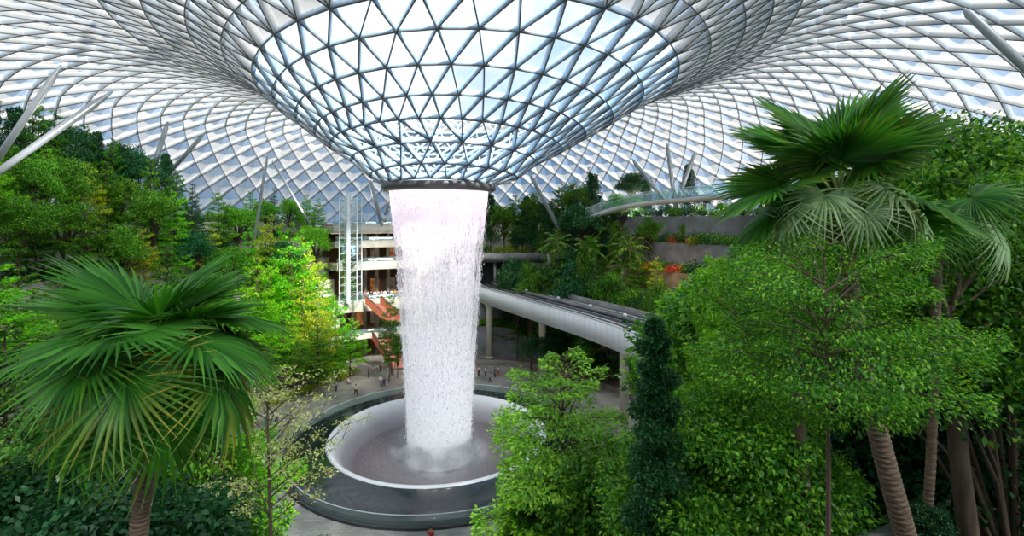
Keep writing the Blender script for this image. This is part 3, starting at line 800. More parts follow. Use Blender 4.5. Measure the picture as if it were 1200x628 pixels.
def column_tree(seed, leafL=.03, nleaf=5000, Rm=.14, base=.2, Wd=.6, tr=.012):
    rs = np.random.default_rng(seed); w = G(); g = G()
    w.tube([(0, 0, 0), (.01, 0, .5), (0, .01, .97)], [tr, tr*.7, tr*.2], 6)
    nb = 34
    for i in range(nb):
        f = i/nb; z = base+(.95-base)*f; ph = i*2.4+rs.random()*.5; Lb = Rm*(.95-.75*f**1.3)*(.7+.6*rs.random())
        c = np.array((math.cos(ph)*Lb*.75, math.sin(ph)*Lb*.75, z+Lb*.3))
        w.tube([(0, 0, z), tuple(c)], [tr*.4, tr*.1], 4, False)
        crown_cloud(g, rs, c, Lb*.55+.012, Lb*.42+.012, nleaf//nb, leafL, Wd, .4)
    return w, g
def round_tree(seed, leafL=.03, nleaf=7000, Rm=.33, base=.35, nc=26, Wd=.55, tr=.02, flat=.5):
    rs = np.random.default_rng(seed); w = G(); g = G()
    fork = base*.8
    w.tube([(0, 0, 0), (.01, .01, fork*.6), (0, 0, fork)], [tr, tr*.8, tr*.7], 8)
    for i in range(nc):
        u = unit(rs.normal(size=3)); u[2] = abs(u[2])*1.0-.25
        q = .55+.45*rs.random()
        c = np.array((u[0]*Rm*q, u[1]*Rm*q, base+(1-base)*.45+u[2]*(1-base)*.52*q))
        if rs.random() < (.8 if nc < 45 else .22):
            m = np.array((c[0]*.35, c[1]*.35, fork+(c[2]-fork)*.5))
            w.tube([(0, 0, fork*.95), tuple(m), tuple(c)], [tr*.5, tr*.3, tr*.08], 5, False)
        rr = Rm*(.28+.2*rs.random())
        crown_cloud(g, rs, c, rr, rr*flat, nleaf//nc, leafL, Wd, .35)
    return w, g
def feather_palm(seed, nf=16, Lf=.42, tr=.012, leaf=.09, h=.8):
    rs = np.random.default_rng(seed); w = G(); g = G()
    w.tube([(0, 0, 0), (.01, 0, h*.5), (0, 0, h)], [tr*1.2, tr, tr*.9], 8)
    for i in range(nf):
        ph = i*2.4; el = 1.2-1.5*i/nf; dr = np.array((math.cos(ph), math.sin(ph), 0)); sd = np.array((-dr[1], dr[0], 0))
        t = np.linspace(0, 1, 9)
        pts = [np.array((0, 0, h))+dr*Lf*u*math.cos(el)*(1)+np.array((0, 0, Lf*(u*math.sin(el)-.45*u*u))) for u in t]
        w.tube(pts, [.004]*9, 4, False)
        P_ = np.array(pts); n = 60; u = .15+.85*rs.random(n); idx = u*8
        i0 = np.clip(idx.astype(int), 0, 7); fr = (idx-i0)[:, None]; p = P_[i0]*(1-fr)+P_[i0+1]*fr
        s = np.where(rs.random(n) > .5, 1, -1)[:, None]
        d = unit(sd*s+dr*.6+np.array((0, 0, -.35))); g.leaves(p, d, unit(rs.normal(size=(n, 3))*.2+np.array((0, 0, 1))), leaf*(1.1-.6*u), .012)
    return w, g

def build_template(name, wg, bark, leaf):
    w, g = wg
    return (w.mesh(name+'_wood', M[bark], True), g.mesh(name+'_leaves', M[leaf]))
T = {}
T['tier_b'] = [build_template('tb%d' % i, tiered_tree(10+i, 10, Rm=.36, nleaf=9000, leafL=.023, base=.24), 'bark', 'leaf_bright') for i in range(3)]
T['tier_m'] = [build_template('tm%d' % i, tiered_tree(20+i, 11, Rm=.30, nleaf=9000, leafL=.022, base=.25), 'bark', 'leaf_mid') for i in range(3)]
T['con'] = [build_template('cn%d' % i, tiered_tree(30+i, 16, Rm=.20, nleaf=8000, leafL=.017, base=.15, pointy=1.0, nb=8), 'bark', 'leaf_dark') for i in range(2)]
T['col_m'] = [build_template('cm%d' % i, column_tree(40+i, Rm=.19, nleaf=8000, leafL=.023), 'bark', 'leaf_mid') for i in range(3)]
T['col_d'] = [build_template('cd%d' % i, column_tree(45+i, Rm=.21, nleaf=8000, leafL=.023), 'bark', 'leaf_dark') for i in range(3)]
T['rnd_m'] = [build_template('rm%d' % i, round_tree(50+i, Rm=.34, nleaf=11000, leafL=.022, nc=34), 'bark', 'leaf_mid') for i in range(3)]
T['rnd_d'] = [build_template('rd%d' % i, round_tree(55+i, leafL=.026, Rm=.36, nleaf=11000, nc=34), 'bark', 'leaf_dark') for i in range(3)]
T['rnd_b'] = [build_template('rb%d' % i, round_tree(60+i, Rm=.34, nleaf=11000, leafL=.022, nc=34), 'bark', 'leaf_bright') for i in range(2)]
T['yel'] = [build_template('ye%d' % i, tiered_tree(65+i, 10, Rm=.34, nleaf=7000, leafL=.023, base=.25), 'bark_pale', 'leaf_yellow') for i in range(2)]
T['palm'] = [build_template('fp%d' % i, feather_palm(70+i), 'bark_pale', 'leaf_mid') for i in range(2)]
KN = {'tier_b': ('layered_tree', 'bright green layered tree', 'tree'), 'tier_m': ('layered_tree', 'mid green layered tree', 'tree'), 'con': ('conifer', 'dark green narrow conifer', 'tree'),
      'col_m': ('slender_tree', 'slender green leafy tree', 'tree'), 'col_d': ('slender_tree', 'slender dark green tree', 'tree'), 'rnd_m': ('leafy_tree', 'bushy green tree', 'tree'),
      'rnd_d': ('leafy_tree', 'bushy dark green tree', 'tree'), 'rnd_b': ('leafy_tree', 'bushy bright green tree', 'tree'), 'yel': ('layered_tree', 'yellow-green layered tree', 'tree'), 'palm': ('slim_palm', 'slim feather-leaved palm', 'palm')}
def place_tree(kind, px, d, top, place, group, wide=1.0, tint=None, base=None, name=None, maxh=14.5):
    d0 = d
    while True:
        x = (px-600)/F*d; y = d; zt = CAMZ-(top-HY)/F*d; zb = terrain(x, y) if base is None else base
        if zt-zb <= maxh or d > d0+22 or base is not None or math.hypot(x-AX, y-AY) > 59: break
        d += 1.0
    h = max(2.5, zt-zb)
    k = KN[kind]; wm, lm = random.choice(T[kind])
    t = thing(name or k[0], (name or k[1])+' '+place, k[2], (x, y, zb-.05), random.random()*6.28, group)
    tf = tint or 1.0; v = random.uniform(.8, 1.2)*tf
    for nm, me in (('trunk', wm), ('foliage', lm)):
        o = link(nm, me, t); sw = (h if h < 13 else 13+.35*(h-13))*wide*random.uniform(.9, 1.1); o.scale = (sw, sw, h)
        o.color = (v*random.uniform(.85, 1.2), v, v*random.uniform(.8, 1.1), 1)
    return t

def interp(x, pts):
    xs, ys = zip(*pts); return float(np.interp(x, xs, ys))
# canopy line on the left hillside
CL = [(0, 118), (60, 125), (95, 138), (130, 152), (160, 175), (200, 182), (225, 212), (260, 226), (300, 225), (322, 212), (345, 230), (365, 216), (398, 224), (430, 240)]
def row(pxs, depth, topf, kinds, place, group, wide=1.0, tint=None, base=None):
    n = len(pxs)
    for i, px in enumerate(pxs):
        px = px+random.uniform(-5, 5); d = depth(px) if callable(depth) else depth
        place_tree(random.choice(kinds), px, d*random.uniform(.97, 1.04), topf(px)+random.uniform(-8, 8), place % nth(i), group, wide, tint(px) if callable(tint) else tint, base)
dl = lambda px: interp(px, [(0, 56), (100, 64), (200, 78), (300, 92), (400, 104)])
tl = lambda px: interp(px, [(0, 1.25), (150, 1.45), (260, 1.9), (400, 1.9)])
row(list(range(-12, 200, 16)), lambda px: dl(px), lambda px: interp(px, CL), ['tier_m', 'col_d', 'rnd_d', 'tier_m', 'con'], 'on the left hillside crest, %s', 'trees along the top of the left hillside', .62, tl)
row(list(range(206, 380, 15)), lambda px: dl(px), lambda px: interp(px, CL)+6, ['con', 'tier_m', 'con', 'tier_m', 'rnd_m'], 'on the skyline beside the gallery, %s', 'skyline trees beside the gallery building', .75, tl)
row(list(range(-5, 380, 21)), lambda px: dl(px)*.86, lambda px: interp(px, CL)+45, ['tier_m', 'tier_b', 'rnd_m', 'col_m', 'tier_b', 'yel', 'rnd_d'], 'in the left hillside second row, %s', 'second row of hillside trees on the left', .68, tl)
row(list(range(0, 400, 24)), lambda px: dl(px)*.75, lambda px: interp(px, CL)+98, ['tier_b', 'tier_b', 'rnd_m', 'tier_m', 'yel'], 'in the left hillside third row, %s', 'third row of hillside trees on the left', .78, tl)
row(list(range(-10, 330, 38)), lambda px: interp(px, [(0, 34), (330, 62)]), lambda px: interp(px, [(0, 300), (120, 330), (330, 345)]), ['tier_b', 'rnd_m', 'tier_m', 'rnd_d'], 'behind the left fan palm, %s in that row', 'trees behind the left fan palm', 1.0, tl)
# trees with the sun patches put into their leaf colour and tint
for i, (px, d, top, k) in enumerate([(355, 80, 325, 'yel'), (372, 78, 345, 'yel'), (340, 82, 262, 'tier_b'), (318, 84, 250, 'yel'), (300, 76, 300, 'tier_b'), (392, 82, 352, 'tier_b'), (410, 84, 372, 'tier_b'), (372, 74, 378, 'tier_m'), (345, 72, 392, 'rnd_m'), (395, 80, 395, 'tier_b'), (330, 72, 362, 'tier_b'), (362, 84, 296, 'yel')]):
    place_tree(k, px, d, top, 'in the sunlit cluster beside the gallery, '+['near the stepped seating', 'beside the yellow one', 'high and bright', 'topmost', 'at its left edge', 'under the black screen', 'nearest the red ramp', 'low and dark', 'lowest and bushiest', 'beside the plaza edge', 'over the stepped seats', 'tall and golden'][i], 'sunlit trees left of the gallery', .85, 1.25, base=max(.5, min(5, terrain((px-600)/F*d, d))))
# trees right beside the fall (left side of it)
for i, (px, d, top, k) in enumerate([(452, 88, 255, 'tier_m'), (458, 84, 280, 'tier_m'), (447, 90, 300, 'tier_b'), (456, 82, 345, 'tier_m'), (466, 84, 395, 'rnd_m')]):
    place_tree(k, px, d, top, 'just left of the falling water, '+['topmost of the stack', 'second from the top', 'third from the top', 'fourth from the top', 'lowest of the stack'][i], 'trees hugging the left side of the waterfall', .55, .9)
# right-back hillside
CR = [(575, 228), (600, 226), (640, 225), (668, 205), (690, 198), (715, 235), (745, 215), (760, 212), (800, 238)]
row(list(range(578, 716, 12)), 96, lambda px: interp(px, CR), ['rnd_d', 'col_d', 'con', 'tier_m', 'rnd_m'], 'on the skyline right of the waterfall, %s', 'skyline trees right of the waterfall', .75, .85)
row(list(range(606, 726, 11)), 90, lambda px: interp(px, CR)+32, ['rnd_d', 'col_d', 'col_m', 'tier_m', 'col_m'], 'above the train track, %s in the middle row', 'middle trees above the train track', .85, 1.0)
row(list(range(614, 745, 11)), 87, lambda px: interp(px, CR)+78, ['rnd_d', 'tier_m', 'col_m', 'rnd_d'], 'above the train track, %s in the lower row', 'lower trees above the train track', .9, 1.0)
for i, (px, d, top) in enumerate([(728, 88, 262), (738, 84, 275), (712, 86, 255), (750, 86, 268), (775, 88, 258), (730, 80, 300), (655, 84, 268), (690, 82, 275), (800, 84, 262)]):
    place_tree('palm', px, d, top, 'on the lit flower wall side, '+['below the bridge landing', 'second below the bridge', 'under the bridge tip', 'between flower ledges', 'under the mid bridge', 'tallest pale stem by the flowers', 'among dark trees', 'above the track bend', 'under the right of the bridge'][i], 'slim palms right of the waterfall', .8, 1.1)
for i, (px, d, top) in enumerate([(742, 100, 196), (757, 102, 210), (807, 100, 190), (825, 100, 222), (845, 96, 235), (870, 92, 230), (893, 90, 224)]):
    place_tree(['rnd_d', 'col_d', 'col_d', 'rnd_m', 'rnd_m', 'rnd_d', 'rnd_m'][i], px, d, top, 'by the arched footbridge, '+nth(i), 'trees around the footbridge', .8, .7)
place_tree('rnd_b', 729, 96, 220, 'glowing bright above the footbridge landing', 'trees around the footbridge', 1.0, 1.4)
# thin saplings just right of the fall
for i, px in enumerate((578, 590, 603)):
    place_tree('palm', px, 99, 240+4*i, 'above the tunnel mouth, '+nth(i), 'thin saplings above the tunnel', .9, 1.0)
# under and behind the viaduct
row(list(range(566, 640, 13)), 96, lambda px: 358, ['tier_b', 'rnd_m', 'tier_m'], 'behind the piers under the train track, %s', 'trees under the train track', 1.3, .8, 0.5)
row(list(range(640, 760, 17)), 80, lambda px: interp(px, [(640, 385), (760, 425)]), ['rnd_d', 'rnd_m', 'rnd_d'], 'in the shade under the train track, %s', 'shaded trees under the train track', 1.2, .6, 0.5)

for i, (px, d, top) in enumerate([(606, 92, 292), (622, 88, 300), (638, 86, 286), (652, 85, 272), (668, 84, 292), (683, 82, 280), (698, 80, 296), (712, 79, 302), (726, 77, 318), (742, 75, 322), (757, 73, 330), (772, 70, 322)]):
    place_tree(random.choice(['rnd_d', 'tier_m', 'col_m', 'rnd_m', 'con']), px, d, top, 'right behind the train track, '+nth(i), 'trees right behind the train track', .62, .95, maxh=26)
for i, (px, d, top) in enumerate([(722, 86, 258), (760, 86, 250), (783, 84, 272), (800, 82, 262), (744, 82, 288), (770, 80, 300)]):
    place_tree(['col_m', 'rnd_m', 'tier_b', 'col_m', 'tier_m', 'yel'][i], px, d, top, 'growing before the flower wall, '+['leftmost', 'tall one in the middle', 'bright layered one', 'rightmost', 'low mid green one', 'yellow one'][i], 'trees before the flower wall', .7, 1.1, maxh=12)
# shrubs on ledges
def shrub_mesh(seed, leaf, n=500):
    rs = np.random.default_rng(seed); g = G()
    for i in range(6):
        a = rs.random()*6.28; q = rs.random()*.6
        crown_cloud(g, rs, (q*math.cos(a), q*math.sin(a), .45+.25*rs.random()), .5, .42, n//6, .16, .5, .3)
    return g.mesh('shrub_leaves', M[leaf])
SH = {k: [shrub_mesh(80+i, k) for i in range(2)] for k in ('leaf_mid', 'leaf_bright', 'leaf_dark', 'leaf_yellow', 'flower', 'flower_red')}
def shrub(k, x, y, s, label, group, z=None, tint=1.0, name='shrub'):
    o = link(name, random.choice(SH[k])); o.location = (x, y, (terrain(x, y) if z is None else z)+.08*s); o.rotation_euler[2] = random.random()*6.28
    o.scale = (s*1.1, s*1.1, s); o.color = (tint, tint, tint, 1)
    return tag(o, label, 'flower' if 'flower' in k else 'shrub', group)
cnt = 0
for a, b, st in SECT:
    if a == 466: continue
    for j, (r, z) in enumerate(st):
        if z < 1.5: continue
        ph = a+2
        while ph < b-1:
            x, y = AX+(r+1.3)*math.cos(R(ph)), AY+(r+1.3)*math.sin(R(ph))
            if y > 20 and abs(x/y) < 1.08 and not (a in (295, 350)):
                px = 600+x/y*F
                if a == 365: k = random.choice(['leaf_mid', 'leaf_dark', 'leaf_mid', 'flower', 'leaf_yellow', 'leaf_bright']) if z < 21 else random.choice(['leaf_dark', 'leaf_mid'])
                elif a == 422: k = random.choice(['leaf_mid', 'leaf_bright', 'leaf_yellow'])
                else: k = random.choice(['leaf_mid', 'leaf_bright', 'leaf_bright', 'leaf_dark']) if px > 230 else random.choice(['leaf_mid', 'leaf_dark', 'leaf_mid'])
                side = 'left' if px < 470 else 'right'
                tier = ['lowest', 'second', 'third', 'fourth', 'fifth', 'sixth', 'seventh', 'eighth'][j]
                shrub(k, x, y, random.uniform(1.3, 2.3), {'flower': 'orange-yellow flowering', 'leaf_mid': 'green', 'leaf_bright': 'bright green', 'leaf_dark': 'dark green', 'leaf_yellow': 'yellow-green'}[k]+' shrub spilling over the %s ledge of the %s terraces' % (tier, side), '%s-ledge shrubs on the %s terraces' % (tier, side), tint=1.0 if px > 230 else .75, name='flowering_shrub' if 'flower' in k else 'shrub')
            ph += 2.6 if r < 45 else 2.1

# ------------------------------------------------------------------ near trees (made one by one)
def solo(name, label, cat, loc, wg, bark, leaf, scale, tint=1.0, rz=0, parts=('trunk', 'foliage')):
    t = thing(name, label, cat, loc, rz); w, g = wg
    a = link(parts[0], w.mesh(name+'_trunk', M[bark], True), t); b = link(parts[1], g.mesh(name+'_foliage', M[leaf]), t)
    for o in (a, b): o.scale = scale; o.color = (tint, tint, tint, 1)
    return t
def near(name, label, px, d, top, wg, leaf='leaf_mid', bark='bark', wide=1.0, tint=1.0, base=None, rz=0.):
    x = (px-600)/F*d; zb = terrain(x, d) if base is None else base; h = CAMZ-(top-HY)/F*d-zb
    return solo(name, label, 'tree', (x, d, zb-.05), wg, bark, leaf, (h*wide, h*wide, h), tint, rz)
# feathery light green tree in front of the viaduct
near('feathery_tree', 'feathery light green tree rising in front of the train track right of the pool', 662, 31, 404, tiered_tree(101, 15, Rm=.30, nleaf=34000, leafL=.014, base=.2, nb=9, pointy=.5, tr=.01), 'leaf_lime', wide=1.08, tint=1.1)
near('leafy_tree', 'dark leafy tree below the feathery tree at the bottom centre', 705, 26, 500, round_tree(102, leafL=.02, nleaf=16000, Rm=.22, base=.3, nc=50), 'leaf_mid', tint=.75)
near('leafy_tree', 'low bushy tree at the pool edge under the feathery tree', 622, 29, 545, round_tree(103, leafL=.02, nleaf=9000, Rm=.14, base=.3, nc=30), 'leaf_mid', tint=.8)
# dark narrow tree
near('narrow_tree', 'dark glossy narrow tree standing before the train track', 768, 15.5, 350, column_tree(104, leafL=.011, nleaf=26000, Rm=.085, base=.12, Wd=.6, tr=.009), 'leaf_dark', wide=1.0, tint=1.0)
# big bright tree mass on the right
near('broad_tree', 'big bright green layered tree filling the view right of the narrow dark tree', 880, 19, 275, tiered_tree(105, 15, Rm=.30, nleaf=64000, leafL=.0105, base=.2, nb=10, pointy=.25, tr=.010), 'leaf_bright', wide=.62, tint=.82)
near('broad_tree', 'wide green layered tree under the right fan palm', 965, 9.0, 280, tiered_tree(106, 7, Rm=.34, nleaf=32000, leafL=.0098, base=.66, nb=10, pointy=.3, tr=.010), 'leaf_mid', wide=.8, tint=1.1)
near('broad_tree', 'lower bright leafy tree beside the twin brown trunks', 850, 17, 400, round_tree(107, tr=.009, leafL=.012, nleaf=60000, Rm=.28, base=.25, nc=70, flat=.45), 'leaf_mid', tint=1.1)
near('broad_tree', 'shaded leafy tree at the bottom right behind the ringed trunk', 1010, 24, 380, round_tree(108, tr=.009, leafL=.02, nleaf=34000, Rm=.34, base=.2, nc=70), 'leaf_dark', tint=.9)
near('broad_tree', 'dense tall tree in the top right corner', 1190, 18, 40, round_tree(109, tr=.009, leafL=.007, nleaf=130000, Rm=.27, base=.35, nc=90, flat=.45), 'leaf_mid', tint=.8)
near('broad_tree', 'dark understorey tree at the bottom right corner', 1150, 24, 330, round_tree(110, tr=.009, leafL=.014, nleaf=60000, Rm=.40, base=.15, nc=70), 'leaf_dark', tint=.8)
near('broad_tree', 'dark tree between the ringed palm trunk and the branching trunk', 1085, 30, 250, round_tree(111, tr=.009, leafL=.014, nleaf=50000, Rm=.34, base=.2, nc=70), 'leaf_dark', tint=.9)
near('broad_tree', 'green tree filling the gap behind the right fan palm', 920, 34, 250, round_tree(112, tr=.009, leafL=.02, nleaf=30000, Rm=.36, base=.2, nc=70), 'leaf_mid', tint=.9)
near('broad_tree', 'bright tree on the slope behind the narrow dark tree', 828, 42, 275, round_tree(113, leafL=.014, nleaf=40000, Rm=.2, base=.2, nc=60), 'leaf_bright', tint=1.0)
near('broad_tree', 'shaded bush-like tree at the bottom beneath the bright layered tree', 900, 27, 470, round_tree(114, tr=.009, leafL=.026, nleaf=26000, Rm=.6, base=.15, nc=60), 'leaf_dark', tint=.9)
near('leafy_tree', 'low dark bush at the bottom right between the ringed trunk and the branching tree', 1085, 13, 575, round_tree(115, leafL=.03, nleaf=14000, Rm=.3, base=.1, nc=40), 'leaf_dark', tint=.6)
# left lower masses
near('leafy_tree', 'bright fresh green tree at the left edge of the plaza', 250, 25, 450, tiered_tree(120, 13, Rm=.27, nleaf=36000, leafL=.015, base=.2, nb=10, pointy=.3), 'leaf_bright', wide=.8, tint=1.0)
near('leafy_tree', 'dark glossy tree right behind the left palm trunk', 198, 27, 455, round_tree(121, leafL=.022, nleaf=26000, Rm=.26, base=.1, nc=60), 'leaf_dark', tint=1.1)
near('leafy_tree', 'bushy green tree at the lower left below the fan palm', 80, 22, 470, tiered_tree(122, 10, Rm=.5, nleaf=30000, leafL=.018, base=.2, nb=10, pointy=.4), 'leaf_mid', tint=.9)
near('leafy_tree', 'dark leafy tree at the bottom left corner', 20, 19, 500, round_tree(123, leafL=.03, nleaf=20000, Rm=.5, base=.1, nc=50), 'leaf_dark', tint=.8)
near('leafy_tree', 'dark bushy tree at the bottom left of the palm trunk', 120, 18, 545, round_tree(124, leafL=.035, nleaf=16000, Rm=.55, base=.1, nc=50), 'leaf_dark', tint=.8)
near('leafy_tree', 'green bushy tree at the bottom between palm trunk and plaza', 238, 22, 560, round_tree(125, leafL=.025, nleaf=16000, Rm=.36, base=.1, nc=50), 'leaf_mid', tint=.9)
near('leafy_tree', 'mid green tree at the left edge under the palm fronds', 5, 30, 380, tiered_tree(126, 12, Rm=.35, nleaf=24000, leafL=.02, base=.15, nb=9), 'leaf_mid', tint=.8)
near('leafy_tree', 'layered green tree left of the palm trunk in mid distance', 120, 38, 400, tiered_tree(127, 12, Rm=.4, nleaf=24000, leafL=.02, base=.15, nb=9), 'leaf_mid', tint=.85)
# small shrub at the bottom
x, y, z = P(371, 628, 39); shrub('leaf_mid', x, y, 1.3, 'small round green shrub at the bottom edge below the pool', None, z=0.0)
# thin sparse tree
def sparse_tree():
    rs = np.random.default_rng(130); w = G(); g = G()
    w.tube([(0, 0, 0), (.1, 0, 6), (0, 0, 9), (-.1, 0, 13)], [.085, .07, .055, .03], 8)
    for i in range(26):
        z0 = 8.2+4.8*i/26; ph = (i*2.4)
        if i % 3 == 0: ph = .4*rs.normal()
        L = (2.1-1.2*(i/26))*(.7+.5*rs.random()); dr = np.array((math.cos(ph), math.sin(ph), .75)); 
        if i % 3 == 0: L *= 1.25
        pts = [np.array((0, 0, z0))+dr*L*u+np.array((0, 0, .15*L*u*u)) for u in np.linspace(0, 1, 5)]
        w.tube(pts, [.03, .022, .016, .012, .006], 5, False)
        for j in range(5):
            b = pts[1+j % 4]; d2 = unit(dr+rs.normal(size=3)*.6); e = b+d2*L*.35
            w.tube([b, e], [.015, .006], 4, False)
            if z0 > 8.5 or rs.random() < .4:
                crown_cloud(g, rs, e, .35, .16, 26, .11, .5, .1)
    return w, g
M['leaf_pale'] = leafmat('leaf_pale', (.25, .32, .08), (.45, .48, .20), (.65, .62, .38), .4)
t = solo('sparse_tree', 'thin young tree with few pale leaves on the plaza left of the pool', 'tree', (P(316, 628, 20)[0], 20, terrain(P(316, 628, 20)[0], 20)-.05), sparse_tree(), 'bark', 'leaf_pale', (1.14, 1.14, 1.14), 1.0)

# branching dark tree on the right
def branch_tree():
    rs = np.random.default_rng(131); w = G(); g = G()
    base = np.array(P(1150, 760, 13.5)); k = lambda px, py, d=13.5: np.array(P(px, py, d))-base
    w.tube([k(1150, 760), k(1135, 628), k(1124, 540), k(1118, 450), k(1110, 372)], [.26, .25, .23, .21, .17], 10)
    for pts, r in (([k(1110, 374), k(1100, 330), k(1104, 280), k(1098, 235)], .11), ([k(1110, 376), k(1122, 340), k(1128, 295), k(1140, 262), k(1150, 235)], .08), ([k(1118, 352), k(1140, 322), k(1160, 285), k(1178, 240)], .07),
                   ([k(1118, 400), k(1150, 385), k(1175, 370), k(1205, 368)], .08), ([k(1122, 480), k(1150, 450), k(1180, 430), k(1215, 412)], .09), ([k(1110, 440), k(1092, 395), k(1078, 365), k(1066, 340)], .05),
                   ([k(1115, 455), k(1098, 440), k(1090, 420)], .04), ([k(1128, 300), k(1112, 290), k(1096, 285)], .04), ([k(1110, 360), k(1140, 350), k(1165, 330), k(1200, 322)], .05)):
        n = len(pts); w.tube(pts, [r*(1-.6*i/(n-1)) for i in range(n)], 7)
        e = pts[-1]; 
        for q in range(5):
            crown_cloud(g, rs, e+rs.normal(size=3)*.5, .55, .25, 220, .12, .55, .2)
    return base, (w, g)
base, wg = branch_tree()
solo('branching_tree', 'dark brown forked tree trunk with spreading bare limbs at the right edge', 'tree', tuple(base), wg, 'bark', 'leaf_mid', (1, 1, 1), .9)
# twin bare trunks in the bright tree
def trunks():
    base = np.array(P(945, 760, 15)); k = lambda px, py: np.array(P(px, py, 15))-base; w = G(); g = G(); rs = np.random.default_rng(5)
    w.tube([k(950, 760), k(946, 628), k(940, 540), (k(934, 440)), k(928, 360)], [.21, .2, .18, .16, .12], 10)
    w.tube([k(938, 760), k(936, 628), k(934, 560), k(938, 500), k(948, 430)], [.12, .12, .11, .1, .07], 8)
    for i in range(30): crown_cloud(g, rs, k(900+rs.random()*90, 300+rs.random()*90)+np.array((0, rs.normal()*.8, 0)), .5, .22, 260, .1, .55, .2)
    return base, (w, g)
base, wg = trunks()
solo('twin_trunk_tree', 'tree with two slim reddish brown trunks below the right fan palm', 'tree', tuple(base), wg, 'bark', 'leaf_mid', (1, 1, 1), 1.15)

# ------------------------------------------------------------------ fan palms
def fan_mesh(rs, Rf, spread=2.5, nseg=34, droop=.25, yellow=.0, split=.55, petL=1.3, cup=.25, pale=False):
    """petiole along +x from origin then a pleated fan"""
    V = []; Fq = []; tip = []; ts = [0.03, .25, split, .78, 1.0]
    for i in range(nseg):
        a0 = -spread+2*spread*(i+.5)/nseg; half = spread/nseg*1.02
        Ls = Rf*(.80+.20*math.cos(a0*.55))*(.93+.1*rs.random()); w = 1
        yl = yellow*(rs.random()**1.5)*(1.3 if abs(a0) > 1.2 else .7)
        base = len(V); dj = rs.normal()*.03; dd = droop*(.7+.7*rs.random())
        for t in ts:
            if t <= split: hw = half*t*Ls
            else: hw = half*split*Ls*(1-(t-split)/(1-split))**1.0*.85
            hw = max(hw, .003)
            a = a0+dj*max(0, t-split)
            c, s = math.cos(a), math.sin(a); r = Ls*t
            z = cup*Rf*(abs(math.sin(a0*.5))**1.5)*t*.6-dd*Rf*max(0, t-.3)**1.8*1.6
            pl = hw*.95
            for sgn, zz in ((-1, -pl), (0, pl), (1, -pl)):
                V.append((r*c-sgn*hw*s, r*s+sgn*hw*c, z+zz)); tip.append(min(1, yl*max(0, (t-.35))*1.9))
        for k in range(len(ts)-1):
            b = base+k*3
            Fq += [(b, b+1, b+4, b+3), (b+1, b+2, b+5, b+4)]
    return np.array(V), np.array(Fq), np.array(tip)
def make_frond(rs, palm, Rf, az, el, petL, droop, yellow, leafm='palm_leaf', twist=0., spread=2.5, tilt=.5, nseg=34, split=.55):
    # petiole curve in the vertical plane of az
    pts = []; e = el; petL = petL*1.0
    p = np.zeros(3); n = 7; dr = np.array((math.cos(az), math.sin(az), 0))
    for i in range(n+1):
        pts.append(p.copy()); d = dr*math.cos(e)+np.array((0, 0, math.sin(e))); p = p+d*petL/n; e -= (.35 if el < 1 else .2)/n*1.6
    end = pts[-1]
    V, Fq, tip = fan_mesh(rs, Rf, spread=spread, droop=droop, yellow=yellow, nseg=nseg, split=split)
    # blade pitch: follows the petiole then bends down
    e2 = e-tilt
    X = dr*math.cos(e2)+np.array((0, 0, math.sin(e2))); Y = np.array((-dr[1], dr[0], 0)); Z = np.cross(X, Y)
    ct, st = math.cos(twist), math.sin(twist); Y, Z = Y*ct+Z*st, Z*ct-Y*st
    W = end+V[:, :1]*X+V[:, 1:2]*Y+V[:, 2:]*Z
    g = G(); g.quads(W, Fq); nb = len(Fq)
    gp = G(); gp.tube(pts, list(np.linspace(.035, .016, n+1)), 6, False)
    pm = gp.mesh('petiole', M['petiole'], True)
    me = g.mesh('frond', M[leafm], False)
    at = me.attributes.new('tip', 'FLOAT', 'POINT'); full = np.zeros(len(me.vertices)); full[:len(tip)] = tip
    at.data.foreach_set('value', full.astype(np.float32))
    return me, pm
def palm_trunk(pts, r0, r1, rings=40):
    c = catmull(pts, 12); n = len(c); P_ = []; Rr = []
    tot = rings*4
    for i in range(tot+1):
        u = i/tot*(n-1); k = min(int(u), n-2); f = u-k
        P_.append(c[k]*(1-f)+c[k+1]*f); b = (1, .93, .97, 1.04)[i % 4]; Rr.append((r0+(r1-r0)*i/tot)*b)
    g = G(); g.tube(P_, Rr, 14); return g.mesh('palm_trunk', M['palm_bark'], True)
def fan_palm(label, base, crown, mid, Rf, fronds, r0, r1, seed, tint=1.0, rings=40):
    rs = np.random.default_rng(seed); base = np.array(base, float); crown = np.array(crown, float)
    t = thing('fan_palm', label, 'palm', tuple(base))
    link('trunk', palm_trunk([(0, 0, 0), tuple(np.array(mid)-base), tuple(crown-base)], r0, r1, rings), t)
    # fibrous boots under the crown
    g = G(); top = crown-base
    for i in range(26):
        a = i*2.4; z = -1.0+1.0*i/26; d = np.array((math.cos(a), math.sin(a), 0)); o = top+np.array((0, 0, z))
        g.tube([o+d*r1*.8, o+d*(r1*1.25)+np.array((0, 0, .15)), o+d*(r1*1.5+.05)+np.array((0, 0, .32))], [.06, .05, .015], 5)
    link('leaf_boots', g.mesh('leaf_boots', M['palm_bark']), t)
    for f in fronds:
        me, pm = make_frond(rs, t, Rf*f.get('s', 1)*(.92+.16*rs.random()), f['az'], f['el'], f.get('pet', 1.2), f.get('droop', .25), f.get('y', 0), f.get('m', 'palm_leaf'), f.get('tw', 0), f.get('sp', 2.4), f.get('tilt', .45), f.get('n', 46), f.get('split', .5))
        o = link('frond', me, t, tuple(top)); link('petiole', pm, o); v = tint*(.8+.4*rs.random()); o.color = (v, v, v, 1)
    return t
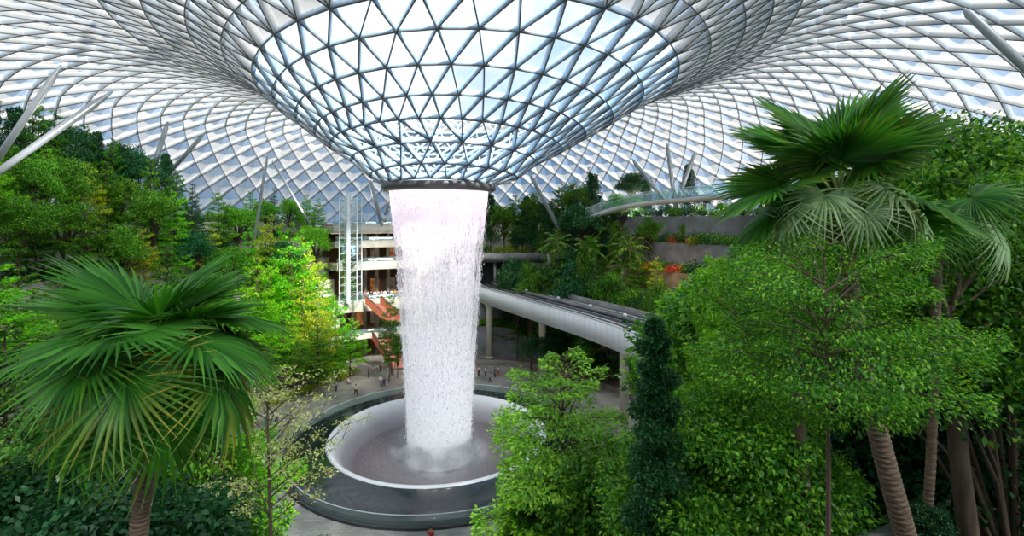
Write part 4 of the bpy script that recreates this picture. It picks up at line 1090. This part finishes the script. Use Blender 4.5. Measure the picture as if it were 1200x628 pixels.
def gold(n, el0, el1, seed, yel=.6, pet=1.25, a0=0.):
    rs = np.random.default_rng(seed); out = []
    for i in range(n):
        f = i/(n-1); out.append(dict(az=a0+i*2.39996+rs.normal()*.12, el=el0+(el1-el0)*f, pet=pet*(.8+.35*rs.random()), droop=.10+.24*f, y=(yel if f > .45 else .12)*rs.random()*1.4, tw=rs.normal()*.25, tilt=.25+.35*f, s=.85+.2*rs.random()))
    return out
cr = P(183, 428, 10)
bx, by = P(150, 760, 10)[:2]
fan_palm('large fan palm with yellowing lower fronds in the left foreground', (bx-.05, by, terrain(bx, by)), cr, P(165, 600, 10), 1.75, gold(25, 1.45, -.30, 5, .7, 1.25, .6), .19, .15, 11, 1.0, 70)
cr = P(983, 236, 11)
bx, by = P(1085, 760, 11.5)[:2]
fr = []
for k, (a, e, m_, pt) in enumerate([(2.75, 1.05, 0, 1.3), (1.7, 1.4, 0, 1.3), (.45, 1.05, 0, 1.35), (3.05, .42, 0, 1.35), (-2.9, .12, 1, 1.2), (-2.4, .35, 1, 1.0), (-1.5, 1.15, 0, 1.0), (-.1, .35, 0, 1.3), (-.55, -.02, 1, 1.3), (-.9, .5, 1, .9), (2.1, .6, 0, 1.3), (1.1, .6, 0, 1.3), (2.3, 1.38, 0, 1.5), (-1.2, 1.45, 0, 1.35), (.9, 1.42, 0, 1.5),
        (-2.1, 1.0, 0, 1.1), (-.5, 1.1, 0, 1.1), (3.3, -.18, 1, 1.25), (.3, .02, 0, 1.3), (-1.7, .0, 1, 1.0), (2.5, .1, 0, 1.2), (.9, 1.2, 0, 1.2), (2.3, 1.1, 0, 1.2)]):
    fr.append(dict(az=a, el=e, pet=pt, droop=.5 if m_ else .14, y=.35 if m_ else .2, m='palm_leaf_pale' if m_ else 'palm_leaf', tilt=.45 if m_ else .12, split=.38 if m_ else .62, tw=.35*math.sin(k*2.1), s=.62 if m_ else .98, n=30 if m_ else 50))
fan_palm('tall fan palm with ringed leaning trunk in the right foreground', (bx, by, terrain(bx, by)), cr, P(1018, 460, 11.3), 1.75, fr, .24, .17, 12, 1.05, 80)
cr = P(1100, 262, 12.4); bx, by = cr[0]+.35, cr[1]+1.0
fr = [dict(az=a, el=e, pet=1.0, droop=.55, y=.15, m='palm_leaf_pale' if k % 2 else 'palm_leaf', tilt=.5, split=.45, tw=0.1*k, s=.8) for k, (a, e) in enumerate([(0.2, .45), (-.8, .1), (-2.2, .3), (3.0, .5), (1.6, .7), (2.4, .1), (-1.4, .9), (.9, -.1)])]
fan_palm('smaller fan palm with pale drooping fronds behind the branching tree', (bx, by, terrain(bx, by)), cr, (cr[0]+.3, cr[1]+.6, 20), 1.5, fr, .13, .1, 13, 1.0, 50)

# ------------------------------------------------------------------ people
def skin_mesh(name, verts, edges, radii, m, sub=1):
    me = bpy.data.meshes.new(name+'_sk'); me.from_pydata(verts, edges, [])
    o = bpy.data.objects.new(name+'_sk', me); C.objects.link(o)
    md = o.modifiers.new('s', 'SKIN')
    for i, r in enumerate(radii):
        me.skin_vertices[0].data[i].radius = r if isinstance(r, tuple) else (r, r); me.skin_vertices[0].data[i].use_root = (i == 0)
    md.use_smooth_shade = True
    s = o.modifiers.new('u', 'SUBSURF'); s.levels = sub; s.render_levels = sub
    dg = bpy.context.evaluated_depsgraph_get(); dg.update()
    out = bpy.data.meshes.new_from_object(o.evaluated_get(dg)); out.name = name
    bpy.data.objects.remove(o); out.materials.clear(); out.materials.append(m)
    return out
def pose_mesh(pose):
    # pelvis, spine, chest, neck, head low, head top, L/R shoulder elbow wrist hand, hip knee ankle toe ; facing -y
    if pose == 'stand': kL, kR, aL, aR = (.1, -.02, .50), (-.1, .0, .50), (.11, .02, .08), (-.11, .03, .08)
    if pose == 'walk': kL, kR, aL, aR = (.1, -.16, .52), (-.1, .05, .50), (.1, -.22, .09), (-.1, .30, .14)
    if pose == 'sit': kL, kR, aL, aR = (.12, -.42, .47), (-.12, -.42, .47), (.12, -.44, .08), (-.12, -.42, .08)
    pz = .93 if pose != 'sit' else .50
    up = lambda h: pz+h
    body = [(0, 0, up(0)), (0, 0, up(.22)), (0, 0, up(.42)), (0, -.01, up(.54)), (0, -.02, up(.62)), (0, -.02, up(.74))]
    rad = [(.15, .11), (.13, .10), (.16, .11), .055, .09, .085]
    ed = [(0, 1), (1, 2), (2, 3), (3, 4), (4, 5)]
    v = body[:]
    for s, k, a in ((1, kL, aL), (-1, kR, aR)):
        i = len(v); sw = (-.12 if s > 0 else .1) if pose == 'walk' else -.03
        if pose == 'sit': el, wr, ha = (s*.25, -.08, up(.16)), (s*.17, -.3, up(.08)), (s*.14, -.38, up(.06))
        else: el, wr, ha = (s*.25, sw*.4, up(.14)), (s*.25, sw*1.6-.05, up(-.1)), (s*.24, sw*1.9-.07, up(-.2))
        v += [(s*.19, 0, up(.44)), el, wr, ha]; rad += [.06, .045, .033, (.03, .04)]
        ed += [(2, i), (i, i+1), (i+1, i+2), (i+2, i+3)]
        i = len(v); v += [(s*.09, 0, up(-.05)), k, a, (a[0], a[1]-.16, a[2]-.045)]; rad += [.09, .062, .042, (.035, .04)]
        ed += [(0, i), (i, i+1), (i+1, i+2), (i+2, i+3)]
    B = skin_mesh('body_'+pose, v, ed, rad, M['skin'])
    g8 = lambda r, k=1.13: tuple(q*k for q in r) if isinstance(r, tuple) else r*k+.008
    # shirt: torso and upper arms
    sv = [v[0], v[1], v[2], v[6], v[7], v[14], v[15]]; sr = [g8(rad[0]), g8(rad[1], 1.25), g8(rad[2], 1.2), .08, .065, .08, .065]
    sv[0] = (0, 0, up(.02)); S = skin_mesh('shirt_'+pose, sv, [(0, 1), (1, 2), (2, 3), (3, 4), (2, 5), (5, 6)], sr, M['skin'])
    tv = [v[0], v[10], v[11], v[12], v[18], v[19], v[20]]; Tm = skin_mesh('trousers_'+pose, tv, [(0, 1), (1, 2), (2, 3), (0, 4), (4, 5), (5, 6)], [(.165, .125), .11, .085, .065, .11, .085, .065], M['skin'])
    hc = np.array(v[5]); g = G()
    g.lathe([(max(.005, .105*math.sin(a)), .11*math.cos(a)) for a in np.linspace(0, 1.9, 7)], 12)
    g.v[0] = g.v[0]+hc+np.array((0, .022, -.02)); Hm = g.mesh('hair_'+pose, M['skin'], True)
    return B, S, Tm, Hm
PM = {p: pose_mesh(p) for p in ('stand', 'walk', 'sit')}
CM = {}
def cloth(c):
    if c not in CM: CM[c] = mat('cloth_'+c, {'white': (.8, .8, .8), 'black': (.03, .03, .035), 'blue': (.05, .22, .7), 'navy': (.04, .06, .16), 'red': (.7, .06, .05), 'green': (.05, .5, .15), 'grey': (.3, .3, .32), 'pink': (.75, .35, .4), 'orange': (.8, .3, .05), 'beige': (.55, .45, .33), 'brown': (.12, .07, .05)}[c], .8, var=.1)
    return CM[c]
def person(x, y, z, pose, top, bot, label, group=None, rz=0., s=1.0):
    t = thing('person', label, 'person', (x, y, z), rz, group); t.scale = (s, s, s)
    for nm, me, m in zip(('body', 'shirt', 'trousers', 'hair'), PM[pose], (M['skin'], cloth(top), cloth(bot), cloth('brown' if len(label) % 2 else 'black'))):
        o = link(nm, me, t); o.material_slots[0].link = 'OBJECT'; o.material_slots[0].material = m
    return t
PP = [(291, 577, 'stand', 'red', 'black', .65, 'child in red standing at the left of the group near the pool glass'), (297, 577, 'stand', 'blue', 'navy', 1, 'person in blue standing in the group left of the pool'),
      (305, 577, 'walk', 'white', 'grey', 1, 'person in a white top and grey trousers in the group left of the pool'), (313, 575, 'stand', 'white', 'navy', 1, 'person in a white top and dark trousers, rightmost of the group left of the pool'),
      (394, 459, 'stand', 'blue', 'black', 1, 'person in bright blue top standing on the far plaza'), (408, 451, 'sit', 'white', 'grey', 1, 'person in white crouching beside the planted bed'),
      (417, 464, 'walk', 'white', 'black', 1, 'person in white and black walking near the far pool edge'), (446, 453, 'stand', 'white', 'grey', 1, 'person in white beside one in blue near the far pool edge'), (450, 455, 'walk', 'navy', 'navy', 1, 'person in navy walking near the far pool edge'),
      (432, 443, 'stand', 'black', 'black', 1, 'person all in black at the foot of the red ramp'), (437, 441, 'walk', 'pink', 'grey', 1, 'person in a pink top at the foot of the red ramp'), (442, 438, 'stand', 'white', 'grey', 1, 'person in white at the back of the ramp group'),
      (446, 436, 'stand', 'orange', 'navy', 1, 'person in orange at the back of the ramp group'), (455, 441, 'walk', 'white', 'white', 1, 'person all in white left of the waterfall edge'), (459, 440, 'stand', 'black', 'black', 1, 'person in black between two in light clothes by the waterfall edge'),
      (463, 440, 'stand', 'beige', 'white', 1, 'person in a beige top closest to the falling water'), (311, 499, 'walk', 'green', 'green', 1, 'person in green walking beneath the pale thin tree'), (324, 497, 'walk', 'white', 'black', 1, 'person in white top and black trousers left of the pool under the thin tree'),
      (561, 441, 'stand', 'pink', 'black', 1, 'person in pink seen just right of the waterfall'), (569, 442, 'stand', 'white', 'navy', 1, 'person in white right of the waterfall beyond the pool'), (574, 449, 'walk', 'grey', 'navy', 1, 'person in grey nearest the far right pool rail'),
      (580, 443, 'stand', 'navy', 'black', 1, 'person in navy beyond the pool right of the waterfall'), (584, 441, 'stand', 'white', 'red', 1, 'person in white and red, rightmost beyond the pool'), (505, 643, 'walk', 'red', 'black', 1, 'person in red at the very bottom edge in front of the pool')]
for i, (px, fy, pose, top, bot, s, lab) in enumerate(PP):
    d = CAMZ*F/(fy-HY); x = (px-600)/F*d
    person(x, d, 0.0 if pose != 'sit' else .0, pose, top, bot, lab, None, random.random()*6.28, s*1.05)
for px, fy, top, lab in ((322, 457, 'white', 'person in a white shirt sitting on the stepped seats'), (338, 451, 'black', 'person in black sitting on the stepped seats')):
    d = (CAMZ-1.1)*F/(fy-HY); x = (px-600)/F*d; ph = math.atan2(d-AY, x-AX)
    r_ = 32.4; x, d = AX+r_*math.cos(ph), AY+r_*math.sin(ph)
    person(x, d, .62, 'sit', top, 'black', lab, None, ph-PI/2, 1.05)
cols = ['white', 'blue', 'red', 'white', 'black', 'white', 'pink', 'grey', 'white', 'navy', 'white', 'orange', 'beige', 'white', 'red', 'blue']
for i in range(16):
    ph = R(121.5-i*.95); r_ = 38.75; x, y = AX+r_*math.cos(ph), AY+r_*math.sin(ph)
    person(x, y, 11.6, 'stand', cols[i], 'black', 'person in a %s top at the terrace railing, %s in the crowd' % (cols[i], nth(i)), 'crowd at the gallery railing', ph+PI/2+PI+random.uniform(-.5, .5), 1.05)

# lamp post by the feathery tree
x, y, z = P(618, 600, 40)
t = thing('lamp_post', 'thin black lamp post with a blue sign at the right pool edge', 'lamp', (x, 38, 0))
g = G(); g.tube([(0, 0, 0), (0, 0, 6.3)], [.09, .06], 8); link('pole', g.mesh('pole', M['steel_dark']), t)
g = G(); g.tube([(0, 0, 6.2), (.0, 0, 6.7)], [.16, .2], 10); link('lamp_head', g.mesh('lamp_head', M['steel_dark']), t)
M['blue_sign'] = mat('blue_sign', (.03, .2, .7), .4, var=.1)
g = G(); g.tube([(.75, -.05, 4.3), (.75, .02, 4.3)], [.42, .42], 20); g.box(.05, .5, -.03, 0, 4.28, 4.33); link('sign_disc', g.mesh('sign_disc', M['blue_sign']), t)

# curved white balconies at the right edge
t = thing('curved_balcony', 'white curved balcony edges at the right edge behind dark leaves', 'balcony', (0, 0, 0))
for k in range(4):
    ctl = [P(1150, 420+k*14, 40), P(1180, 440+k*16, 36), P(1215, 470+k*18, 33), P(1260, 490+k*20, 30)]
    g = G(); g.ribbon(catmull(ctl, 6), [(-.5, -.25), (.5, -.25), (.5, .1), (-.5, .1)]); link('slab_edge', g.mesh('slab_edge', M['white_panel']), t)

# warm lamps washing the flower wall
for (px, py, d) in ((735, 285, 82), (765, 285, 82), (790, 300, 80), (730, 315, 80)):
    l = bpy.data.lights.new('flower_spot', 'POINT'); l.energy = 150; l.color = (1, .62, .28); l.shadow_soft_size = .4
    o = bpy.data.objects.new('flower_spot', l); C.objects.link(o); o.location = P(px, py, d-3)
fl = [(722+i*7.5, 292+((i*13) % 5)*9, 83) for i in range(12)]+[(770+i*9, 300+((i*7) % 4)*10, 79) for i in range(6)]
for i, (px, py, d) in enumerate(fl):
    x, y, z = P(px, py, d)
    r_ = math.hypot(x-AX, y-AY)
    k = 'flower_red' if i in (4, 9, 14) else 'flower'
    shrub(k, x, y, 1.5, ('red' if 'red' in k else 'golden yellow')+' flowers massed on the lit ledges right of the waterfall', 'flowers on the lit ledges', name='flowering_shrub')
# white flowering border by the stepped seats
for i in range(12):
    px = 318+i*9; py = 476-i*3.4; d = CAMZ*F/(py-HY); x = (px-600)/F*d
    shrub('leaf_yellow', x, d, 1.0, 'pale shrub bordering the stepped seats, '+nth(i), 'border shrubs along the plaza', z=0, tint=1.2)

# unseen fill spots, added to brighten the underside of the roof
for k, (x, y, e) in enumerate(((-46, 40, 9), (-50, 66, 10), (-38, 96, 12), (24, 98, 12), (36, 84, 9), (44, 52, 6), (-8.8, 30, 9), (16, 38, 7))):
    l = bpy.data.lights.new('roof_fill', 'SPOT'); l.energy = e*1000; l.spot_size = R(160); l.spot_blend = 1; l.shadow_soft_size = .5; l.color = (1, .98, .95)
    o = bpy.data.objects.new('roof_fill', l); C.objects.link(o); o.location = (x, y, 27 if k < 6 else 1.5)
    o.rotation_euler = Vector((-.15*(x-AX)/40, -.15*(y-AY)/40, 1)).to_track_quat('-Z', 'Y').to_euler()
for k in range(6):
    a = k*PI/3; l = bpy.data.lights.new('ring_lamp', 'POINT'); l.energy = 260; l.shadow_soft_size = .3; l.color = (1, .93, .96)
    o = bpy.data.objects.new('ring_lamp', l); C.objects.link(o); o.location = (AX+3.6*math.cos(a), AY+3.6*math.sin(a), 29.6)
# ------------------------------------------------------------------ light, sky, camera
w = bpy.data.worlds.new('sky'); bpy.context.scene.world = w; w.use_nodes = True; nt = w.node_tree; nt.nodes.clear()
out = nt.nodes.new('ShaderNodeOutputWorld'); bg = N(nt, 'ShaderNodeBackground', i_Strength=1.45)
co = coords(nt, (1, 1, 1.6), 'Generated')
no = N(nt, 'ShaderNodeTexNoise', i_Scale=2.1, i_Detail=7.0, i_Roughness=.5); nt.links.new(co, no.inputs['Vector'])
r = ramp(nt, [(.38, (.22, .43, .72)), (.47, (.50, .66, .82)), (.54, (.80, .82, .84))], no.outputs['Fac'])
nt.links.new(r.outputs[0], bg.inputs[0]); nt.links.new(bg.outputs[0], out.inputs[0])
def sun(name, e, ang, rot, col):
    l = bpy.data.lights.new(name, 'SUN'); l.energy = e; l.angle = R(ang); l.color = col
    o = bpy.data.objects.new(name, l); C.objects.link(o); o.rotation_euler = Vector(rot).to_track_quat('-Z', 'Y').to_euler(); return o
sun('sun', 13.5, 9.0, (-.45, .55, -.70), (1, .93, .82))
sun('sky_fill', 2.4, 60.0, (.1, .5, -.8), (.92, .96, 1))
cam = bpy.data.cameras.new('camera'); co_ = bpy.data.objects.new('camera', cam); C.objects.link(co_)
co_.location = (0, 0, CAMZ); co_.rotation_euler = (R(90), 0, 0); cam.sensor_width = 36; cam.sensor_fit = 'HORIZONTAL'; cam.lens = 36*F/1200; cam.shift_y = -(314-HY)/1200
cam.clip_end = 1000; cam.clip_start = .1
sc = bpy.context.scene; sc.camera = co_
sc.view_settings.view_transform = 'Standard'; sc.view_settings.look = 'None'; sc.view_settings.exposure = 0.0; sc.view_settings.gamma = 1.0
sc.cycles.max_bounces = 6; sc.cycles.diffuse_bounces = 3; sc.cycles.transparent_max_bounces = 16; sc.cycles.transmission_bounces = 4; sc.cycles.use_denoising = True
sc.cycles.caustics_reflective = False; sc.cycles.caustics_refractive = False; sc.cycles.sample_clamp_indirect = 6
